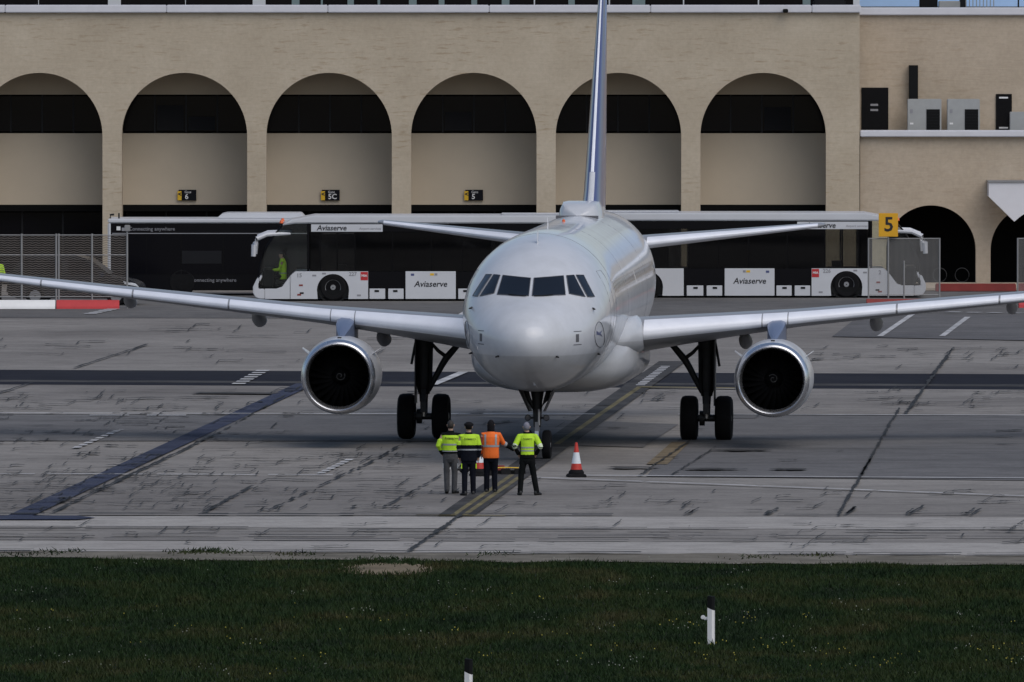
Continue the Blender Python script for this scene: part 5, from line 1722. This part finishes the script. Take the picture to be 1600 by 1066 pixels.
# engines
def engine(x, s_):
    zc_ = 1.87 + .0
    yl = 11.4 - T0
    e = bpy.data.objects.new('engine', None)
    COL.objects.link(e)
    e.parent = ac0
    e.location = (x, yl, zc_)
    e.empty_display_size = .2
    lip = [(.80, .40), (.805, .25), (.825, .10), (.85, .03), (.885, .0), (.92, .02), (.955, .09), (.985, .22)]
    B().lathe(lip, 'y', n=64).build('inlet_lip', 'lip_metal', e, smooth=True)
    cow = [(.984, .222), (1.02, .6), (1.04, 1.1), (1.04, 1.8), (1.0, 2.5), (.90, 3.1), (.82, 3.4), (.79, 3.4), (.80, 3.0)]
    cb_ = B().lathe(cow, 'y', n=64)
    for v in cb_.bm.verts:
        if v.co.z < 0:
            v.co.z *= .985
    cb_.build('cowl', 'nacelle_grey', e, smooth=True)
    B().lathe([(.799, .395), (.82, .8), (.84, 1.0), (.84, 1.6)], 'y', n=64).build('inlet_duct', 'fan_dark', e, smooth=True)
    B().lathe([(.84, 1.5), (.01, 1.5)], 'y', n=48).build('fan_disc', 'dark_interior', e)
    B().lathe([(.55, 3.0), (.52, 3.6), (.40, 4.3), (.33, 4.4), (.001, 4.4)], 'y', n=40).build('core_nozzle', 'gear_dark', e, smooth=True)
    B().lathe([(.004, .74), (.06, .78), (.16, .92), (.23, 1.06), (.25, 1.14)], 'y', n=32).build('spinner', 'fan_dark', e, smooth=True)
    # fan blades
    fb = B()
    g = []
    for i in range(5):
        r_ = .24 + (.83 - .24) * i / 4
        tw = R(25 + 38 * i / 4)
        ch = .16 + .10 * i / 4
        g.append([(ch / 2 * math.cos(tw) * k + .04 * (i / 4) ** 2, ch / 2 * math.sin(tw) * k + 1.15, r_) for k in (-1, 0, 1)])
    fb.loft(g, False, False)
    bl = fb.build('fan_blade', 'fan_dark', e, smooth='all')
    for k in range(1, 24):
        part_copy(bl, e, rot=(0, 2 * math.pi * k / 24, 0))
    # painted swirl on the spinner
    sp = []
    for k in range(34):
        a = k / 33 * 2 * math.pi * 1.25
        r_ = .03 + .10 * k / 33
        yy = np.interp(r_, [.004, .06, .16, .23], [.74, .78, .92, 1.06]) - .006
        sp.append((r_ * math.cos(a + s_), float(yy), r_ * math.sin(a + s_)))
    B().tube(sp, .011, 5).build('spinner_swirl', 'swirl_grey', e)
    # strakes
    for a in (35, 145):
        ca, sa = math.cos(R(a)), math.sin(R(a))
        b = B()
        q = []
        for (yy, r0, r1) in ((.75, 1.0, 1.03), (1.05, 1.02, 1.25), (1.45, 1.03, 1.27), (1.5, 1.03, 1.04)):
            q.append([Vector((r_ * ca + o_ * sa, yy, r_ * sa - o_ * ca)) for r_, o_ in ((r0, -.012), (r1, -.008), (r1, .008), (r0, .012))])
        b.loft(q)
        b.build('strake', 'nacelle_grey', e)
    # lifting lug / vent marks
    B().box(-.05, .05, .5, .62, .99, 1.035).build('access_panel', 'black_matte', e)
    # pylon up to the wing
    rings = []
    for (yy, hw, zb, zt_) in ((1.2, .05, .9, 1.06), (1.7, .16, .9, 1.24), (2.3, .22, .85, 1.38), (3.1, .235, .8, 1.5), (4.0, .22, .72, 1.62), (5.2, .16, .75, 1.55), (6.4, .03, .95, 1.45)):
        rings.append([(-hw, yy, zb), (hw, yy, zb), (hw, yy, zt_ - .06), (hw * .5, yy, zt_), (-hw * .5, yy, zt_), (-hw, yy, zt_ - .06)])
    b = B(); b.loft(rings)
    b.build('pylon', 'pylon_blue', e, smooth=True)
engine(-5.65, -1)
engine(5.80, 1)

# landing gear
def tyre(parent, c, Rr, Wd):
    h = Wd / 2
    t = B().lathe([(Rr * .52, -h * .62), (Rr * .62, -h * .92), (Rr * .82, -h), (Rr * .95, -h * .82), (Rr, -h * .45), (Rr, h * .45), (Rr * .95, h * .82), (Rr * .82, h), (Rr * .62, h * .92), (Rr * .52, h * .62)], 'x', (0, 0, 0), 40).build('wheel', 'rubber', parent, smooth=True, loc=c)
    for s_ in (-1, 1):
        B().lathe([(Rr * .53, s_ * h * .6), (Rr * .40, s_ * h * .35), (Rr * .2, s_ * h * .4), (Rr * .16, s_ * h * .9), (.005, s_ * h * .9)], 'x', (0, 0, 0), 28).build('rim', 'grey_metal', parent, smooth=True, loc=c)
    return t
for s_ in (-1, 1):
    g = bpy.data.objects.new('main_gear', None)
    COL.objects.link(g)
    g.parent = ac0
    g.location = (s_ * 3.795, 0, 0)
    for dx in (-.465, .465):
        tyre(g, (dx, 0, .605), .605, .46)
    B().tube([(0, 0, .60), (0, 0, 1.35)], [.10, .11], 14).build('piston', 'gear_steel', g, smooth=True)
    B().tube([(0, 0, 1.2), (0, 0, 1.5), (0, .02, 2.9)], [.15, .22, .25], 16).build('strut', 'gear_dark', g, smooth=True)
    B().tube([(-.5, 0, .605), (.5, 0, .605)], .09, 12).build('axle', 'gear_dark', g, smooth=True)
    B().lathe([(.05, -.2), (.2, -.19), (.2, -.05), (.05, -.04)], 'x', (0, 0, .605), 20).build('brake', 'gear_dark', g, smooth=True)
    # door standing beside the leg
    B().prism([(-.35, .95), (.30, .95), (.42, 2.75), (-.42, 2.75)], s_ * .20, s_ * .235, 'x').build('gear_door', 'gear_door_dark', g)
    B().tube([(s_ * .34, -.05, 2.0), (s_ * .27, -.02, 2.4), (s_ * .2, 0, 2.75)], .035, 8).build('door_link', 'gear_dark', g)
    # side stay going inboard and up, with lock link
    kx = -s_
    B().tube([(kx * .12, .0, 1.30), (kx * .46, .02, 1.95), (kx * .62, .02, 2.22)], [.07, .09, .10], 10).build('side_stay', 'gear_dark', g, smooth=True)
    B().tube([(kx * .60, .02, 2.18), (kx * .98, .03, 2.62)], [.10, .08], 10).build('side_stay', 'gear_dark', g, smooth=True)
    B().tube([(kx * .60, .0, 2.20), (kx * .38, .0, 2.36), (kx * .1, .0, 2.66)], [.055, .05, .04], 8).build('lock_link', 'gear_dark', g, smooth=True)
    B().tube([(kx * .60, -.03, 2.24), (kx * .9, -.02, 2.5)], .03, 8).build('lock_link', 'gear_dark', g)
    for yy in (-.2, ):
        B().prism([(yy - .16, .72), (yy - .1, .72), (yy - .02, 1.0), (yy + .06, 1.3), (yy, 1.34), (yy - .13, 1.0)], -.07, .07, 'x').build('torque_link', 'gear_dark', g)
    for dx in (-.09, .1):
        B().tube([(dx, -.17, 1.0), (dx * 1.4, -.2, 1.8), (dx, -.17, 2.5)], .016, 6).build('hydraulic_pipe', 'rubber', g)

ng = bpy.data.objects.new('nose_gear', None)
COL.objects.link(ng)
ng.parent = ac0
ng.location = (0, -12.64, 0)
for dx in (-.25, .25):
    tyre(ng, (dx, 0, .385), .385, .225)
B().tube([(-.28, 0, .385), (.28, 0, .385)], .05, 10).build('axle', 'gear_steel', ng, smooth=True)
B().tube([(0, 0, .385), (0, -.02, .95)], [.055, .06], 12).build('piston', 'gear_steel', ng, smooth=True)
B().tube([(0, -.02, .85), (0, -.05, 1.5), (0, -.08, 1.85)], [.10, .13, .19], 14).build('strut', 'gear_dark', ng, smooth=True)
B().tube([(0.05, -.15, .9), (0.05, -.17, 1.32)], .03, 8).build('hydraulic_pipe', 'gear_steel', ng)
for s_ in (-1, 1):
    B().tube([(s_ * .06, -.05, 1.28), (s_ * .22, -.02, 1.56), (s_ * .30, .0, 1.80)], [.05, .06, .07], 8).build('drag_stay', 'gear_dark', ng, smooth=True)
    B().prism([(-.75, 1.86), (.75, 1.86), (.6, 1.18), (-.55, 1.22)], s_ * .44, s_ * .465, 'x').build('gear_door', 'gear_door_dark', ng)
    lt = B().lathe([(.001, -.03), (.07, -.03), (.085, 0), (.07, .08), (.02, .12)], 'y', (0, 0, 0), 16).build('taxi_light', 'gear_dark', ng, smooth=True, loc=(s_ * .24, -.14, 1.09))
    B().lathe([(.001, -.035), (.065, -.033)], 'y', (0, 0, 0), 14).build('lens', 'lens_dark', ng, loc=(s_ * .24, -.14, 1.09))
    B().tube([(s_ * .05, -.08, 1.09), (s_ * .2, -.12, 1.09)], .03, 8).build('light_arm', 'gear_dark', ng)
for i, o in enumerate([o for o in ng.children if o.name.startswith('gear_door')]):
    s_ = -1 if i == 0 else 1
    # splay the doors outwards at the hinge
    o.data.transform(Matrix.Translation((s_ * .45, 0, 1.86)) @ Matrix.Rotation(s_ * R(24), 4, 'Y') @ Matrix.Translation((-s_ * .45, 0, -1.86)))
B().prism([(-.3, .5), (-.22, .5), (-.12, .75), (-.1, .98), (-.17, .98), (-.26, .75)], -.05, .05, 'x').build('torque_link', 'gear_steel', ng)
